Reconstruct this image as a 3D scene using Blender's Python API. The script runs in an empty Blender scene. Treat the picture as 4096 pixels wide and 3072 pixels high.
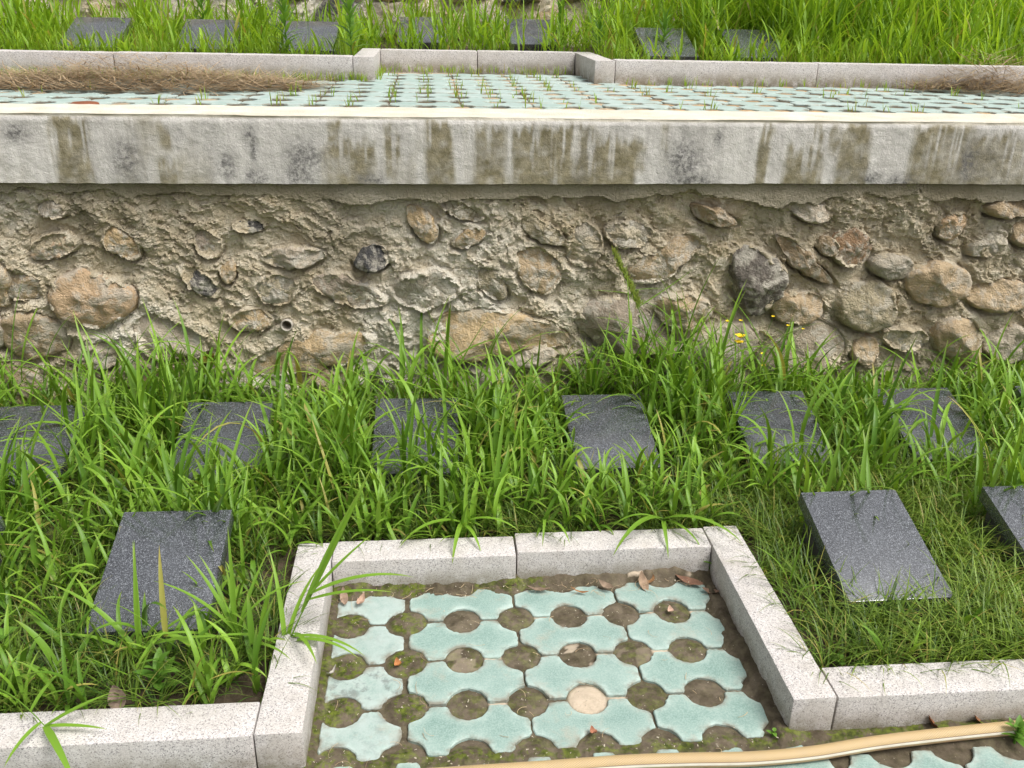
import bpy, bmesh, math, random
import numpy as np
from mathutils import Vector, Matrix, noise as mnoise
from mathutils.geometry import delaunay_2d_cdt
rad = math.radians
rng = np.random.default_rng(7)
random.seed(7)
S = bpy.context.scene
C = S.collection
# ------------------------------------------------------------------ camera, sky, sun, exposure
FPX, PITCH, YAW, ROLL, CAMH = 3650.0, 0.4028, 0.0975, 0.0220, 1.6
def basis():
    f0 = np.array([math.sin(YAW), math.cos(YAW), 0]); r0 = np.array([math.cos(YAW), -math.sin(YAW), 0])
    f = f0*math.cos(PITCH)+np.array([0, 0, -math.sin(PITCH)]); u = f0*math.sin(PITCH)+np.array([0, 0, math.cos(PITCH)])
    return r0*math.cos(ROLL)+u*math.sin(ROLL), -r0*math.sin(ROLL)+u*math.cos(ROLL), f
CR, CU, CF = basis()
cam = bpy.data.cameras.new('camera'); co = bpy.data.objects.new('camera', cam); C.objects.link(co)
cam.sensor_fit = 'HORIZONTAL'; cam.sensor_width = 36; cam.lens = 36*FPX/4096; cam.clip_start = .05; cam.clip_end = 500
M = Matrix(((CR[0], CU[0], -CF[0], 0), (CR[1], CU[1], -CF[1], 0), (CR[2], CU[2], -CF[2], CAMH), (0, 0, 0, 1)))
co.matrix_world = M; S.camera = co
W = bpy.data.worlds.new('World'); S.world = W; W.use_nodes = True
wn = W.node_tree; bg = wn.nodes['Background']
sky = wn.nodes.new('ShaderNodeTexSky'); sky.sky_type = 'NISHITA'; sky.sun_disc = False
SUN_EL, SUN_AZ = 60.0, 126.0           # azimuth clockwise from +Y: light from the right and a little behind the camera
sky.sun_elevation = rad(SUN_EL); sky.sun_rotation = rad(SUN_AZ); sky.air_density = 1.0; sky.dust_density = 6.0; sky.ozone_density = 1.0
hs = wn.nodes.new('ShaderNodeHueSaturation'); hs.inputs['Saturation'].default_value = .12      # overcast: grey sky
wn.links.new(sky.outputs[0], hs.inputs['Color']); wn.links.new(hs.outputs[0], bg.inputs[0]); bg.inputs[1].default_value = .095
sl = bpy.data.lights.new('sun', 'SUN'); sl.energy = 1.5; sl.angle = rad(28); sl.color = (1, .965, .90)
so = bpy.data.objects.new('sun', sl); C.objects.link(so); so.location = (3, -2, 6)
d = Vector((math.sin(rad(SUN_AZ))*math.cos(rad(SUN_EL)), math.cos(rad(SUN_AZ))*math.cos(rad(SUN_EL)), math.sin(rad(SUN_EL))))
so.rotation_euler = d.to_track_quat('Z', 'Y').to_euler()
vs = S.view_settings; vs.view_transform = 'Standard'; vs.look = 'None'; vs.exposure = 0.78; vs.gamma = 1; vs.use_curve_mapping = False

S.cycles.max_bounces = 6; S.cycles.diffuse_bounces = 3; S.cycles.glossy_bounces = 2; S.cycles.transmission_bounces = 3
def hit(px, py, axis, val):              # photo pixel (4096 wide) -> point on a known plane
    dd = CF*FPX+CR*(px-2048)-CU*(py-1536); o = np.array([0, 0, CAMH])
    return o+dd*((val-o[axis])/dd[axis])
# ------------------------------------------------------------------ helpers
def mesh_np(name, v, f, smooth=True, attrs=None):
    v = np.asarray(v, np.float32); f = np.asarray(f, np.int32)
    me = bpy.data.meshes.new(name); n, k = f.shape
    me.vertices.add(len(v)); me.vertices.foreach_set('co', v.ravel())
    me.loops.add(n*k); me.loops.foreach_set('vertex_index', f.ravel())
    me.polygons.add(n); me.polygons.foreach_set('loop_start', np.arange(0, n*k, k, dtype=np.int32))
    try: me.polygons.foreach_set('loop_total', np.full(n, k, np.int32))
    except Exception: pass
    me.update(calc_edges=True)
    me.polygons.foreach_set('use_smooth', np.full(n, smooth))
    for a, d_ in (attrs or {}).items():
        at = me.attributes.new(a, 'FLOAT', 'POINT'); at.data.foreach_set('value', np.asarray(d_, np.float32).ravel())
    me.validate(); return me
def mesh_py(name, v, f, smooth=False, attrs=None):
    me = bpy.data.meshes.new(name); me.from_pydata([tuple(map(float, p)) for p in v], [], f); me.update()
    for p in me.polygons: p.use_smooth = smooth
    for a, d_ in (attrs or {}).items():
        at = me.attributes.new(a, 'FLOAT', 'POINT'); at.data.foreach_set('value', np.asarray(d_, np.float32).ravel())
    return me
def obj(name, me, mat=None, parent=None, loc=(0, 0, 0), rot=(0, 0, 0), color=None):
    o = bpy.data.objects.new(name, me); C.objects.link(o); o.location = loc; o.rotation_euler = rot
    if mat and me is not None and not me.materials: me.materials.append(mat)
    if parent: o.parent = parent
    if color: o.color = color
    return o
def tag(o, label=None, cat=None, group=None, kind=None):
    if label: o['label'] = label
    if cat: o['category'] = cat
    if group: o['group'] = group
    if kind: o['kind'] = kind
    return o
def thing(name, label, cat, loc=(0, 0, 0), rz=0, group=None):
    o = bpy.data.objects.new(name, None); C.objects.link(o); o.location = loc; o.rotation_euler = (0, 0, rz); o.empty_display_size = .05
    return tag(o, label, cat, group)
def sm(a, b, x): t = np.clip((x-a)/(b-a), 0, 1); return t*t*(3-2*t)
TAB = np.random.default_rng(3).random((8, 256, 256))*2-1
def vn(x, y, s=0):
    xi = np.floor(x).astype(int); yi = np.floor(y).astype(int); fx = x-xi; fy = y-yi
    fx = fx*fx*(3-2*fx); fy = fy*fy*(3-2*fy); T = TAB[s % 8]; k = 17*(s//8)
    g = lambda a, b: T[(a+k) % 256, (b+k*3) % 256]
    return (g(xi, yi)*(1-fx)+g(xi+1, yi)*fx)*(1-fy)+(g(xi, yi+1)*(1-fx)+g(xi+1, yi+1)*fx)*fy
def fbm(x, y, o=4, s=0, gain=.5):
    r = 0; a = 1; t = 0
    for i in range(o): r = r+a*vn(x*2**i+13.7*i, y*2**i+7.1*i, s+i); t += a; a *= gain
    return r/t
def grid(xs, ys):
    X, Y = np.meshgrid(xs, ys); nx, ny = len(xs), len(ys)
    i = np.arange(nx*ny).reshape(ny, nx)
    F = np.stack([i[:-1, :-1], i[:-1, 1:], i[1:, 1:], i[1:, :-1]], -1).reshape(-1, 4)
    return X.ravel(), Y.ravel(), F
# ------------------------------------------------------------------ materials
class NT:
    def __init__(s, name):
        s.m = bpy.data.materials.new(name); s.m.use_nodes = True; s.t = s.m.node_tree; s.p = s.t.nodes['Principled BSDF']; s.out = s.t.nodes['Material Output']
        s.tc = s.t.nodes.new('ShaderNodeTexCoord')
    def n(s, typ, **kw):
        nd = s.t.nodes.new('ShaderNode'+typ)
        for k, v in kw.items():
            k2 = k.replace('_', ' ')
            if hasattr(nd, k) and not k[0].isupper(): setattr(nd, k, v)
            else:
                i = nd.inputs[int(k[1:])] if k[0] == 'I' and k[1:].isdigit() else nd.inputs[k2]
                if hasattr(v, 'is_output'): s.t.links.new(v, i)
                else: i.default_value = v
        return nd
    def noise(s, scale, detail=4, rough=.55, vec=None, dist=0):
        return s.n('TexNoise', Scale=scale, Detail=detail, Roughness=rough, Distortion=dist, Vector=vec or s.tc.outputs['Object']).outputs['Fac']
    def ramp(s, fac, *stops, interp='LINEAR'):
        r = s.t.nodes.new('ShaderNodeValToRGB'); s.t.links.new(fac, r.inputs[0]); e = r.color_ramp.elements; r.color_ramp.interpolation = interp
        while len(e) < len(stops): e.new(.5)
        for k, (p, c) in enumerate(stops):
            e[k].position = p; e[k].color = (c, c, c, 1) if not isinstance(c, tuple) else (*c, 1)
        return r.outputs[0]
    def mix(s, fac, a, b, mode='MIX'):
        m = s.t.nodes.new('ShaderNodeMix'); m.data_type = 'RGBA'; m.blend_type = mode
        for i, v in ((0, fac), (6, a), (7, b)):
            if hasattr(v, 'is_output'): s.t.links.new(v, m.inputs[i])
            else: m.inputs[i].default_value = (*v, 1) if isinstance(v, tuple) else v
        return m.outputs[2]
    def math(s, op, a, b=0.0):
        m = s.t.nodes.new('ShaderNodeMath'); m.operation = op
        for i, v in ((0, a), (1, b)):
            if hasattr(v, 'is_output'): s.t.links.new(v, m.inputs[i])
            else: m.inputs[i].default_value = v
        return m.outputs[0]
    def attr(s, name): return s.n('Attribute', attribute_name=name).outputs['Fac']
    def bump(s, h, strength=.3, dist=.01):
        b = s.n('Bump', Strength=strength, Distance=dist, Height=h); s.t.links.new(b.outputs[0], s.p.inputs['Normal'])
    def set(s, color=None, rough=.8, spec=.3):
        if color is not None:
            if hasattr(color, 'is_output'): s.t.links.new(color, s.p.inputs['Base Color'])
            else: s.p.inputs['Base Color'].default_value = (*color, 1)
        if hasattr(rough, 'is_output'): s.t.links.new(rough, s.p.inputs['Roughness'])
        else: s.p.inputs['Roughness'].default_value = rough
        s.p.inputs['Specular IOR Level'].default_value = spec
        return s.m
    def sep(s):
        o = s.n('SeparateXYZ', Vector=s.tc.outputs['Object']); return o.outputs
def m_granite():
    k = NT('grey_granite')
    v = k.n('TexVoronoi', Scale=430, Vector=k.tc.outputs['Object']).outputs['Color']
    sp = k.n('SeparateColor', Color=v).outputs
    c = k.ramp(sp[0], (0, (.17, .16, .16)), (.10, (.27, .25, .25)), (.2, (.46, .43, .42)), (.6, (.55, .515, .495)), (1, (.67, .64, .62)))
    c = k.mix(.5, c, k.ramp(k.noise(600, 2), (.35, .42), (.65, .8)), 'SOFT_LIGHT')
    dirt = k.ramp(k.noise(9, 5, .65), (.42, 0.0), (.75, .6))
    c = k.mix(dirt, c, (.42, .38, .33))
    zz = k.sep()[2]
    low = k.math('MULTIPLY', k.ramp(zz, (0, 1.0), (.035, .55), (.07, 0.0)), k.ramp(k.noise(22, 5, .7), (.36, 0.0), (.56, 1.0)))
    c = k.mix(k.math('MULTIPLY', low, .8), c, (.20, .17, .11))
    k.bump(k.noise(500, 3), .25, .002)
    return k.set(c, .75, .3)
def m_black():
    k = NT('black_granite')
    v = k.n('TexVoronoi', Scale=560, Vector=k.tc.outputs['Object']).outputs['Color']
    sp = k.n('SeparateColor', Color=v).outputs
    c = k.ramp(sp[0], (0, (.012, .013, .015)), (.45, (.04, .043, .05)), (.8, (.09, .096, .112)), (1, (.30, .315, .345)))
    film = k.ramp(k.noise(7, 5, .6), (.35, .05), (.75, .40))
    c = k.mix(film, c, (.13, .14, .155))
    r = k.ramp(k.noise(14, 4), (.3, .07), (.7, .16))
    k.p.inputs['IOR'].default_value = 2.0
    k.bump(k.noise(420, 2, .6), .10, .001)
    return k.set(c, r, .5)
def m_paver():
    k = NT('teal_paver')
    oi = k.t.nodes.new('ShaderNodeObjectInfo')
    off = k.n('VectorMath', operation='ADD'); k.t.links.new(k.tc.outputs['Object'], off.inputs[0])
    mul = k.n('VectorMath', operation='SCALE'); k.t.links.new(oi.outputs['Location'], mul.inputs[0]); mul.inputs['Scale'].default_value = 3.3
    k.t.links.new(mul.outputs[0], off.inputs[1]); vec = off.outputs[0]
    c = k.mix(k.ramp(k.noise(12, 5, .6, vec), (.35, 0.0), (.7, 1.0)), (.165, .275, .24), (.255, .365, .325))
    c = k.mix(k.ramp(k.noise(260, 3, .7, vec), (.42, 0.0), (.62, .5)), c, (.40, .50, .46))
    worn = k.math('MULTIPLY', k.attr('edge'), k.ramp(k.noise(25, 4, .6, vec), (.3, .15), (.7, .8)))
    c = k.mix(worn, c, (.50, .60, .55))
    lich = k.math('MULTIPLY', oi.outputs['Alpha'], 1.0)
    sc = k.n('SeparateColor', Color=oi.outputs['Color']).outputs
    pale = k.math('MULTIPLY', sc[0], k.ramp(k.noise(16, 6, .65, vec), (.3, .25), (.6, .95)))
    c = k.mix(pale, c, (.43, .50, .475))
    grey = k.math('MULTIPLY', sc[1], k.ramp(k.noise(22, 6, .7, vec), (.5, 0.0), (.62, .8)))
    c = k.mix(grey, c, (.16, .18, .17))
    dirt = k.ramp(k.noise(9, 5, .7, vec), (.56, 0.0), (.72, .6))
    c = k.mix(dirt, c, (.40, .37, .30))
    c = k.mix(k.math('MULTIPLY', k.math('POWER', k.attr('edge'), 2.0), k.ramp(k.noise(14, 4, .7, vec), (.45, 0.0), (.6, .8))), c, (.20, .17, .125))
    k.bump(k.math('ADD', k.noise(350, 3, .6, vec), k.math('MULTIPLY', k.noise(40, 4, .6, vec), 2.0)), .35, .003)
    return k.set(c, .78, .3)
def m_mud():
    k = NT('mud')
    c = k.mix(k.ramp(k.noise(35, 6, .65), (.35, 0.0), (.7, 1.0)), (.065, .05, .032), (.15, .12, .083))
    moss = k.math('MULTIPLY', k.ramp(k.noise(34, 5, .75), (.46, 0.0), (.54, 1.0)), k.math('ADD', k.attr('moss'), .08))
    c = k.mix(moss, c, k.mix(k.ramp(k.noise(70, 3), (.35, 0.0), (.65, 1.0)), (.04, .05, .008), (.13, .16, .02)))
    dry = k.math('MULTIPLY', k.attr('dry'), k.ramp(k.noise(60, 6, .7), (.3, .75), (.6, 1.0)))
    c = k.mix(dry, c, (.56, .46, .35))
    chip = k.ramp(k.n('TexVoronoi', Scale=70, Vector=k.tc.outputs['Object']).outputs['Distance'], (.05, 1.0), (.10, 0.0))
    c = k.mix(k.math('MULTIPLY', chip, .6), c, (.5, .45, .36))
    k.bump(k.noise(120, 6, .7), .6, .006)
    return k.set(c, .85, .25)
def m_soil():
    k = NT('bed_soil')
    c = k.mix(k.ramp(k.noise(30, 6, .7), (.3, 0.0), (.7, 1.0)), (.035, .026, .016), (.13, .10, .068))
    k.bump(k.noise(90, 6, .7), .8, .01)
    return k.set(c, .95, .15)
def m_mortar():
    k = NT('wall_mortar')
    c = k.mix(k.ramp(k.noise(5, 7, .65), (.32, 0.0), (.68, 1.0)), (.50, .415, .275), (.70, .61, .455))
    c = k.mix(k.ramp(k.noise(17, 6, .7), (.45, 0.0), (.72, .75)), c, (.77, .715, .60))
    c = k.mix(k.ramp(k.noise(11, 6, .7, dist=.6), (.56, 0.0), (.72, .7)), c, (.28, .225, .145))
    c = k.mix(k.math('MULTIPLY', k.attr('pale'), k.ramp(k.noise(24, 6, .7), (.35, .2), (.6, .9))), c, (.78, .74, .645))
    c = k.mix(k.math('MULTIPLY', k.attr('band'), .8), c, k.mix(k.ramp(k.noise(4, 5), (.4, 0.0), (.6, 1.0)), (.33, .285, .20), (.42, .375, .285)))
    c = k.mix(k.math('MULTIPLY', k.attr('stain'), .75), c, (.15, .125, .085))
    k.bump(k.math('ADD', k.noise(190, 3, .75), k.math('MULTIPLY', k.noise(75, 3, .75), 2.0)), .9, .010)
    return k.set(c, .95, .12)
def m_stone():
    k = NT('rubble_stone')
    oi = k.t.nodes.new('ShaderNodeObjectInfo')
    base = oi.outputs['Color']
    c = k.mix(k.ramp(k.noise(14, 6, .65), (.3, 0.0), (.7, .6)), base, k.mix(1.0, base, (.62, .56, .50), 'MULTIPLY'))
    c = k.mix(k.ramp(k.noise(40, 6, .7), (.5, 0.0), (.75, .6)), c, k.mix(.5, base, (.62, .55, .45)))
    smear = k.math('MULTIPLY', k.ramp(k.noise(13, 7, .72, dist=.5), (.47, 0.0), (.57, 1.0)), oi.outputs['Alpha'])
    c = k.mix(smear, c, (.56, .52, .44))
    c = k.mix(k.ramp(k.noise(9, 6, .7), (.66, 0.0), (.75, .5)), c, (.12, .09, .06))
    k.bump(k.math('ADD', k.noise(150, 4, .7), k.math('MULTIPLY', k.noise(36, 4, .7), 2.5)), .9, .010)
    return k.set(c, .88, .2)
def m_coping():
    k = NT('coping_concrete')
    st = k.n('Mapping', Vector=k.tc.outputs['Object']); st.inputs['Scale'].default_value = (14, 14, 1.2)
    drip = k.noise(2.0, 6, .65, st.outputs[0])
    c = k.mix(k.ramp(drip, (.35, 0.0), (.7, 1.0)), (.52, .495, .465), (.74, .715, .67))
    c = k.mix(k.ramp(k.noise(60, 6, .7), (.4, 0.0), (.75, .5)), c, (.74, .715, .67))
    c = k.mix(k.math('MULTIPLY', k.attr('stain'), k.ramp(k.noise(40, 5, .7), (.3, .85), (.6, 1.0))), c, k.mix(k.ramp(k.noise(30, 5), (.35, 0.0), (.65, 1.0)), (.19, .165, .095), (.33, .29, .19)))
    c = k.mix(k.math('MULTIPLY', k.attr('dark'), k.ramp(k.noise(55, 6, .8), (.40, .25), (.60, 1.0))), c, (.15, .145, .14))
    c = k.mix(k.attr('top'), c, k.mix(k.ramp(k.noise(9, 6), (.35, 0.0), (.7, 1.0)), (.60, .545, .44), (.74, .70, .60)))
    k.bump(k.math('ADD', k.noise(230, 3, .7), k.math('MULTIPLY', k.noise(60, 4, .7), 1.6)), .5, .006)
    return k.set(c, .9, .2)
def m_leaf(name, a, b, dry=(.42, .36, .10), trans=.28):
    k = NT(name)
    c = k.mix(k.attr('tone'), a, b)
    c = k.mix(k.attr('dry'), c, dry)
    m = k.set(c, .42, .35)
    tr = k.n('BsdfTranslucent'); k.t.links.new(k.mix(.6, c, k.mix(1.0, c, (1.5, 1.25, .55), 'MULTIPLY')), tr.inputs[0])
    ms = k.n('MixShader'); ms.inputs[0].default_value = trans
    k.t.links.new(k.p.outputs[0], ms.inputs[1]); k.t.links.new(tr.outputs[0], ms.inputs[2]); k.t.links.new(ms.outputs[0], k.out.inputs[0])
    return m
def m_plain(name, c, rough=.8, spec=.3, nz=None):
    k = NT(name)
    if nz: c = k.mix(k.ramp(k.noise(nz[0], 5, .65), (.3, 0.0), (.7, 1.0)), c, nz[1]); k.bump(k.noise(nz[0]*4, 4), .3, .003)
    return k.set(c, rough, spec)
def m_objcol(name, rough=.8, var=.5, sc=40):
    k = NT(name); oi = k.t.nodes.new('ShaderNodeObjectInfo')
    c = k.mix(k.ramp(k.noise(sc, 5, .7), (.3, 0.0), (.7, 1.0)), oi.outputs['Color'], k.mix(1.0, oi.outputs['Color'], (var, var, var), 'MULTIPLY'))
    k.bump(k.noise(sc*3, 5, .7), .5, .004)
    return k.set(c, rough, .2)
def m_hose():
    k = NT('hose_rubber')
    a = k.attr('ang'); l = k.attr('len')
    w1 = k.math('SINE', k.math('ADD', k.math('MULTIPLY', a, 24*2*math.pi), k.math('MULTIPLY', l, 900.0)))
    w2 = k.math('SINE', k.math('SUBTRACT', k.math('MULTIPLY', a, 24*2*math.pi), k.math('MULTIPLY', l, 900.0)))
    net = k.math('MAXIMUM', w1, w2)
    c = k.mix(k.ramp(net, (.3, 0.0), (.95, .6)), (.40, .28, .13), (.64, .48, .27))
    stripe = k.ramp(a, (0, (.80, .74, .62)), (.055, (.22, .15, .11)), (.072, (.6, .43, .22)), (.93, (.60, .37, .25)), interp='CONSTANT')
    sel = k.ramp(a, (0, 1.0), (.072, 0.0), (.93, 1.0), interp='CONSTANT')
    c = k.mix(sel, c, stripe)
    c = k.mix(k.ramp(k.noise(30, 5), (.5, 0.0), (.8, .35)), c, (.35, .27, .17))
    k.bump(net, .25, .0015)
    return k.set(c, .45, .4)
MG, MB, MP, MM, MS, MW, MST, MC = m_granite(), m_black(), m_paver(), m_mud(), m_soil(), m_mortar(), m_stone(), m_coping()
L_TALL = m_leaf('tall_grass_leaf', (.095, .21, .018), (.27, .47, .05))
L_MONDO = m_leaf('mondo_grass_leaf', (.045, .11, .015), (.25, .38, .05), trans=.3)
L_UP = m_leaf('upper_grass_leaf', (.14, .28, .014), (.36, .58, .045), trans=.48)
L_WEED = m_leaf('weed_leaf', (.075, .20, .025), (.20, .38, .05), trans=.35)
L_STRAW = m_leaf('straw', (.26, .175, .10), (.56, .43, .27), trans=.1)
M_DEAD = m_objcol('dead_leaf', .7, .55, 60)
M_FILL = m_objcol('hole_fill', .95, .6, 50)
M_CONC = m_plain('base_concrete', (.05, .05, .05), .9, .2, (30, (.11, .105, .1)))
M_RUST = m_plain('rust', (.17, .055, .025), .85, .2, (60, (.27, .10, .05)))
M_PVC = m_plain('pipe_pvc', (.32, .28, .23), .6, .3, (40, (.50, .46, .40)))
M_YEL = m_plain('yellow_petal', (.85, .62, .02), .6, .3)
M_CHIP = m_plain('pale_chip', (.46, .41, .32), .8, .2)
M_MOSS = m_plain('moss', (.16, .12, .02), .95, .1, (80, (.07, .07, .015)))
M_SEED = m_leaf('seed_head', (.26, .40, .08), (.42, .52, .16), trans=.4)
# ------------------------------------------------------------------ ground
me = mesh_py('ground', [(-200, -200, -.04), (200, -200, -.04), (200, 3.5, -.04), (-200, 3.5, -.04)], [(0, 1, 2, 3)])
tag(obj('ground', me, MS), kind='structure')
ZC = 1.191; YW = 3.44
me = mesh_py('hillside', [(-200, 3.6, ZC-.06), (200, 3.6, ZC-.06), (200, 6.95, ZC-.06), (-200, 6.95, ZC-.06), (200, 7.1, 2.3), (-200, 7.1, 2.3), (200, 200, 2.4), (-200, 200, 2.4)],
             [(0, 1, 2, 3), (5, 4, 6, 7)])
tag(obj('terrain', me, MS), kind='structure')
# ------------------------------------------------------------------ lower paving
P, PY, X0, Y0 = .1488, .16376, .0802, 2.0786       # hole pitch and the hole grid's origin
HR = .050
def paver_outline(w, dth, cuts, hr, n=9):
    """closed outline, half holes of radius hr centred on the front and back edges at the offsets in cuts"""
    def edge(y, sgn, x_from, x_to):
        pts = []; xs = sorted(cuts, reverse=(x_to < x_from)); dr = 1 if x_to > x_from else -1
        def side(xx):
            for c in cuts:
                if abs(xx-c) < hr: return (xx, y-sgn*hr*.98*math.sqrt(1-((xx-c)/hr)**2))
            return (xx, y)
        pts.append(side(x_from))
        for cx in xs:
            for q in range(n+1):
                a = math.pi*q/n
                x = cx-dr*hr*math.cos(a); yy = y-sgn*hr*.98*math.sin(a)
                if min(x_from, x_to) <= x <= max(x_from, x_to): pts.append((x, yy))
            # arcs that run over a corner end on the side line
        pts.append(side(x_to)); return pts
    a = edge(-dth/2, -1, -w/2, w/2); b = edge(dth/2, 1, w/2, -w/2)
    # drop corner points swallowed by corner arcs
    def inside(p):
        return any((p[0]-c)**2+(abs(p[1])-dth/2)**2 < (hr*.96)**2 for c in cuts)
    out = [p for p in a+b if not inside(p)]
    res = []
    for p in out:
        if not res or math.dist(p, res[-1]) > .002: res.append(p)
    return res
def paver_mesh(name, out, th=.05, seed=0):
    r_ = random.Random(seed)
    o = np.array(out); o = o[::1]
    # resample evenly, then soften the corners
    seg = np.linalg.norm(np.roll(o, -1, 0)-o, axis=1); cum = np.concatenate([[0], np.cumsum(seg)]); n = int(cum[-1]/.0085)
    oc = np.vstack([o, o[:1]]); tt = np.linspace(0, cum[-1], n, endpoint=False)
    o = np.stack([np.interp(tt, cum, oc[:, 0]), np.interp(tt, cum, oc[:, 1])], -1)
    o = .25*np.roll(o, 1, 0)+.5*o+.25*np.roll(o, -1, 0)
    o = o+np.array([[r_.gauss(0, 1)*.0009, r_.gauss(0, 1)*.0009] for _ in range(n)])
    t = np.roll(o, -1, 0)-np.roll(o, 1, 0); nrm = np.stack([-t[:, 1], t[:, 0]], -1); nrm /= np.linalg.norm(nrm, axis=1, keepdims=True)+1e-9
    inn = o+nrm*.0024
    mn, mx = o.min(0), o.max(0); pts = []
    for gx in np.arange(mn[0], mx[0], .016):
        for gy in np.arange(mn[1], mx[1], .016):
            q = np.array([gx, gy])+np.array([r_.uniform(-.003, .003), r_.uniform(-.003, .003)])
            if np.min(np.linalg.norm(o-q, axis=1)) < .009: continue
            c = False; j = n-1
            for i in range(n):
                if (o[i, 1] > q[1]) != (o[j, 1] > q[1]) and q[0] < (o[j, 0]-o[i, 0])*(q[1]-o[i, 1])/(o[j, 1]-o[i, 1])+o[i, 0]: c = not c
                j = i
            if c: pts.append(q)
    allp = [Vector(p) for p in inn]+[Vector(p) for p in pts]
    res = delaunay_2d_cdt(allp, [], [list(range(n))], 1, 1e-5)
    vt, ft = res[0], res[2]
    v = [(p[0], p[1], -th) for p in o]+[(p[0], p[1], -.0026) for p in o]; e = [.5]*n+[1.]*n
    k0 = len(v)
    for p in vt:
        dd = float(np.min(np.linalg.norm(o-np.array(p), axis=1)))
        v.append((p[0], p[1], -.0004 if dd < .005 else .0004*min(1, dd/.02))); e.append(math.exp(-max(0, dd-.003)/.010))
    f = [tuple(k0+i for i in q) for q in ft]
    # inner outline verts may have been renumbered by the triangulation
    orig = {}
    for i, lst in enumerate(res[3]):
        for q in lst: orig[q] = i
    for i in range(n):
        j = (i+1) % n
        f.append((i, j, n+j, n+i))
        if i in orig and j in orig: f.append((n+i, n+j, k0+orig[j], k0+orig[i]))
    me = mesh_py(name, v, f, True, {'edge': e})
    me.set_sharp_from_angle(angle=rad(28)); return me
full_w, full_d = 2*P-.005, PY-.010
out_full = paver_outline(full_w, full_d, (-P, 0, P), HR)
PM = [paver_mesh('paver', out_full, seed=s) for s in range(4)]
low_pave = obj('lower_paving', None); tag(low_pave, kind='structure')
def put_paver(par, x, y, z, me, col, rz=0, sx=1, sy=1):
    o = obj('paver', me, MP, par, (x, y, z), (random.uniform(-.006, .006), random.uniform(-.006, .006), rz+random.uniform(-.008, .008)), col)
    o.scale = (sx*(-1 if random.random() < .5 else 1) if sx == 1 and par is not low_pave else sx, sy, 1); return o
ROT = .012
rows = [Y0+PY/2, Y0-PY/2, Y0-1.5*PY, Y0-2.5*PY]
w_left = 2*P-.108                                            # cut by the kerb
for r, y in enumerate(rows):
    for kx in (0, 2, 4):
        w = full_w
        x = X0+kx*P
        put_paver(low_pave, x+random.uniform(-.002, .002), y+.010*(x-.2)*.6, random.uniform(-.002, .002), random.choice(PM), (random.uniform(0, .25), 0, 0, 1))
    cutme = paver_mesh('paver', paver_outline(w_left, full_d, (-.0515, P-.054), HR, 9), seed=20+r)
    xl = X0-2*P-.012+.054
    put_paver(low_pave, xl, y-.004, -.002, cutme, (.85, (0, .25, .9, .35)[r], 0, 1))
# path in front: half a pitch over
yp = 1.574-full_d/2
for r in range(3):
    for k in range(-5, 9):
        put_paver(low_pave, X0+(k*2+.5)*P+.006, yp-r*PY-(.042 if X0+(k*2+.5)*P > .85 else 0), random.uniform(-.002, .001), random.choice(PM), (random.uniform(0, .35), random.uniform(0, .3), 0, 1), .008)
# mud between and under the pavers
holes_low = [(X0+k*P-(.012 if k < -1 else 0), Y0+j*PY+.006*(X0+k*P-.2)) for k in range(-2, 6) for j in (-3, -2, -1, 0, 1)]
dry_holes = {(2, -2): 1.0, (2, -1): .75, (0, -1): .3, (3, -1): .2}
x, y, F = grid(np.arange(-1.7, 2.7, .0062), np.arange(1.0, 2.262, .0062))
cx_ = x[F].mean(1); cy_ = y[F].mean(1)
keep = (cy_ < 1.60) | ((cx_ > -.30) & (cx_ < .84))
F = F[keep]
nz = fbm(x*14, y*14, 5, 1, .6)
z = -.0075+.004*nz+.002*fbm(x*60, y*60, 3, 2)
edge_back = sm(2.175, 2.235, y+.02*fbm(x*18, y*18, 4, 3)); edge_r = sm(.755, .815, x-.10*(y-1.6)*.35+.035*fbm(x*11+5, y*15, 4, 4))*sm(1.56, 1.66, y); edge_l = sm(-.262, -.285, x+.012*fbm(x*20, y*20, 4, 5))
front = sm(1.62, 1.585, y+.012*fbm(x*15, y*15, 4, 5))*sm(1.545, 1.585, y)*(x > -.3)
kerbline = sm(1.545, 1.575, y+.015*fbm(x*9, y*12, 4, 6))*((x > .8))
up = np.maximum.reduce([edge_back*.016+.022*sm(2.212, 2.24, y-.01*(x-.2)+.012*fbm(x*25, y*25, 4, 6)), edge_r*.014, edge_l*.011, front*.006, kerbline*.022])
z = z+up*(.85+.5*nz)
z = np.where(((x < -.3) & (y < 1.6)) | (y < 1.54), -.011+.004*nz, z)
dry = np.zeros_like(x); moss = np.clip(edge_l+.8*edge_back*(vn(x*5, y*5, 4) > 0)+front*.9, 0, 1)
for k in range(-2, 6):
    for j in range(-3, 2):
        hx, hy = X0+k*P-(.012 if k < -1 else 0), Y0+j*PY
        dd = np.hypot(x-hx, y-hy)
        inh = sm(HR+.004, HR-.006, dd)
        dom = random.uniform(-.003, .004)
        z += inh*(dom+.004*(1-(dd/HR).clip(0, 1)**2))
        if k <= -1: moss = np.maximum(moss, inh*.95)
        elif random.random() < .4: moss = np.maximum(moss, inh*.4)
        dry = np.maximum(dry, inh*dry_holes.get((k, j), .08)*(1 if dry_holes.get((k, j), 0) > .9 else (fbm(x*22, y*22, 3, 7) > .05)))
jl = (np.abs(((y-Y0)/PY+.5) % 1-.5)*PY < .012) & (x > .05)
inall = np.zeros_like(x)
for (hx, hy) in holes_low: inall = np.maximum(inall, np.hypot(x-hx, y-hy) < HR+.004)
dry = np.maximum(dry, jl*(1-inall)*sm(.0, .3, fbm(x*8, y*8, 3, 2)+.2)*(y > 1.7))
me = mesh_np('soil', np.stack([x, y, z], -1), F, True, {'dry': dry, 'moss': moss})
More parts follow.
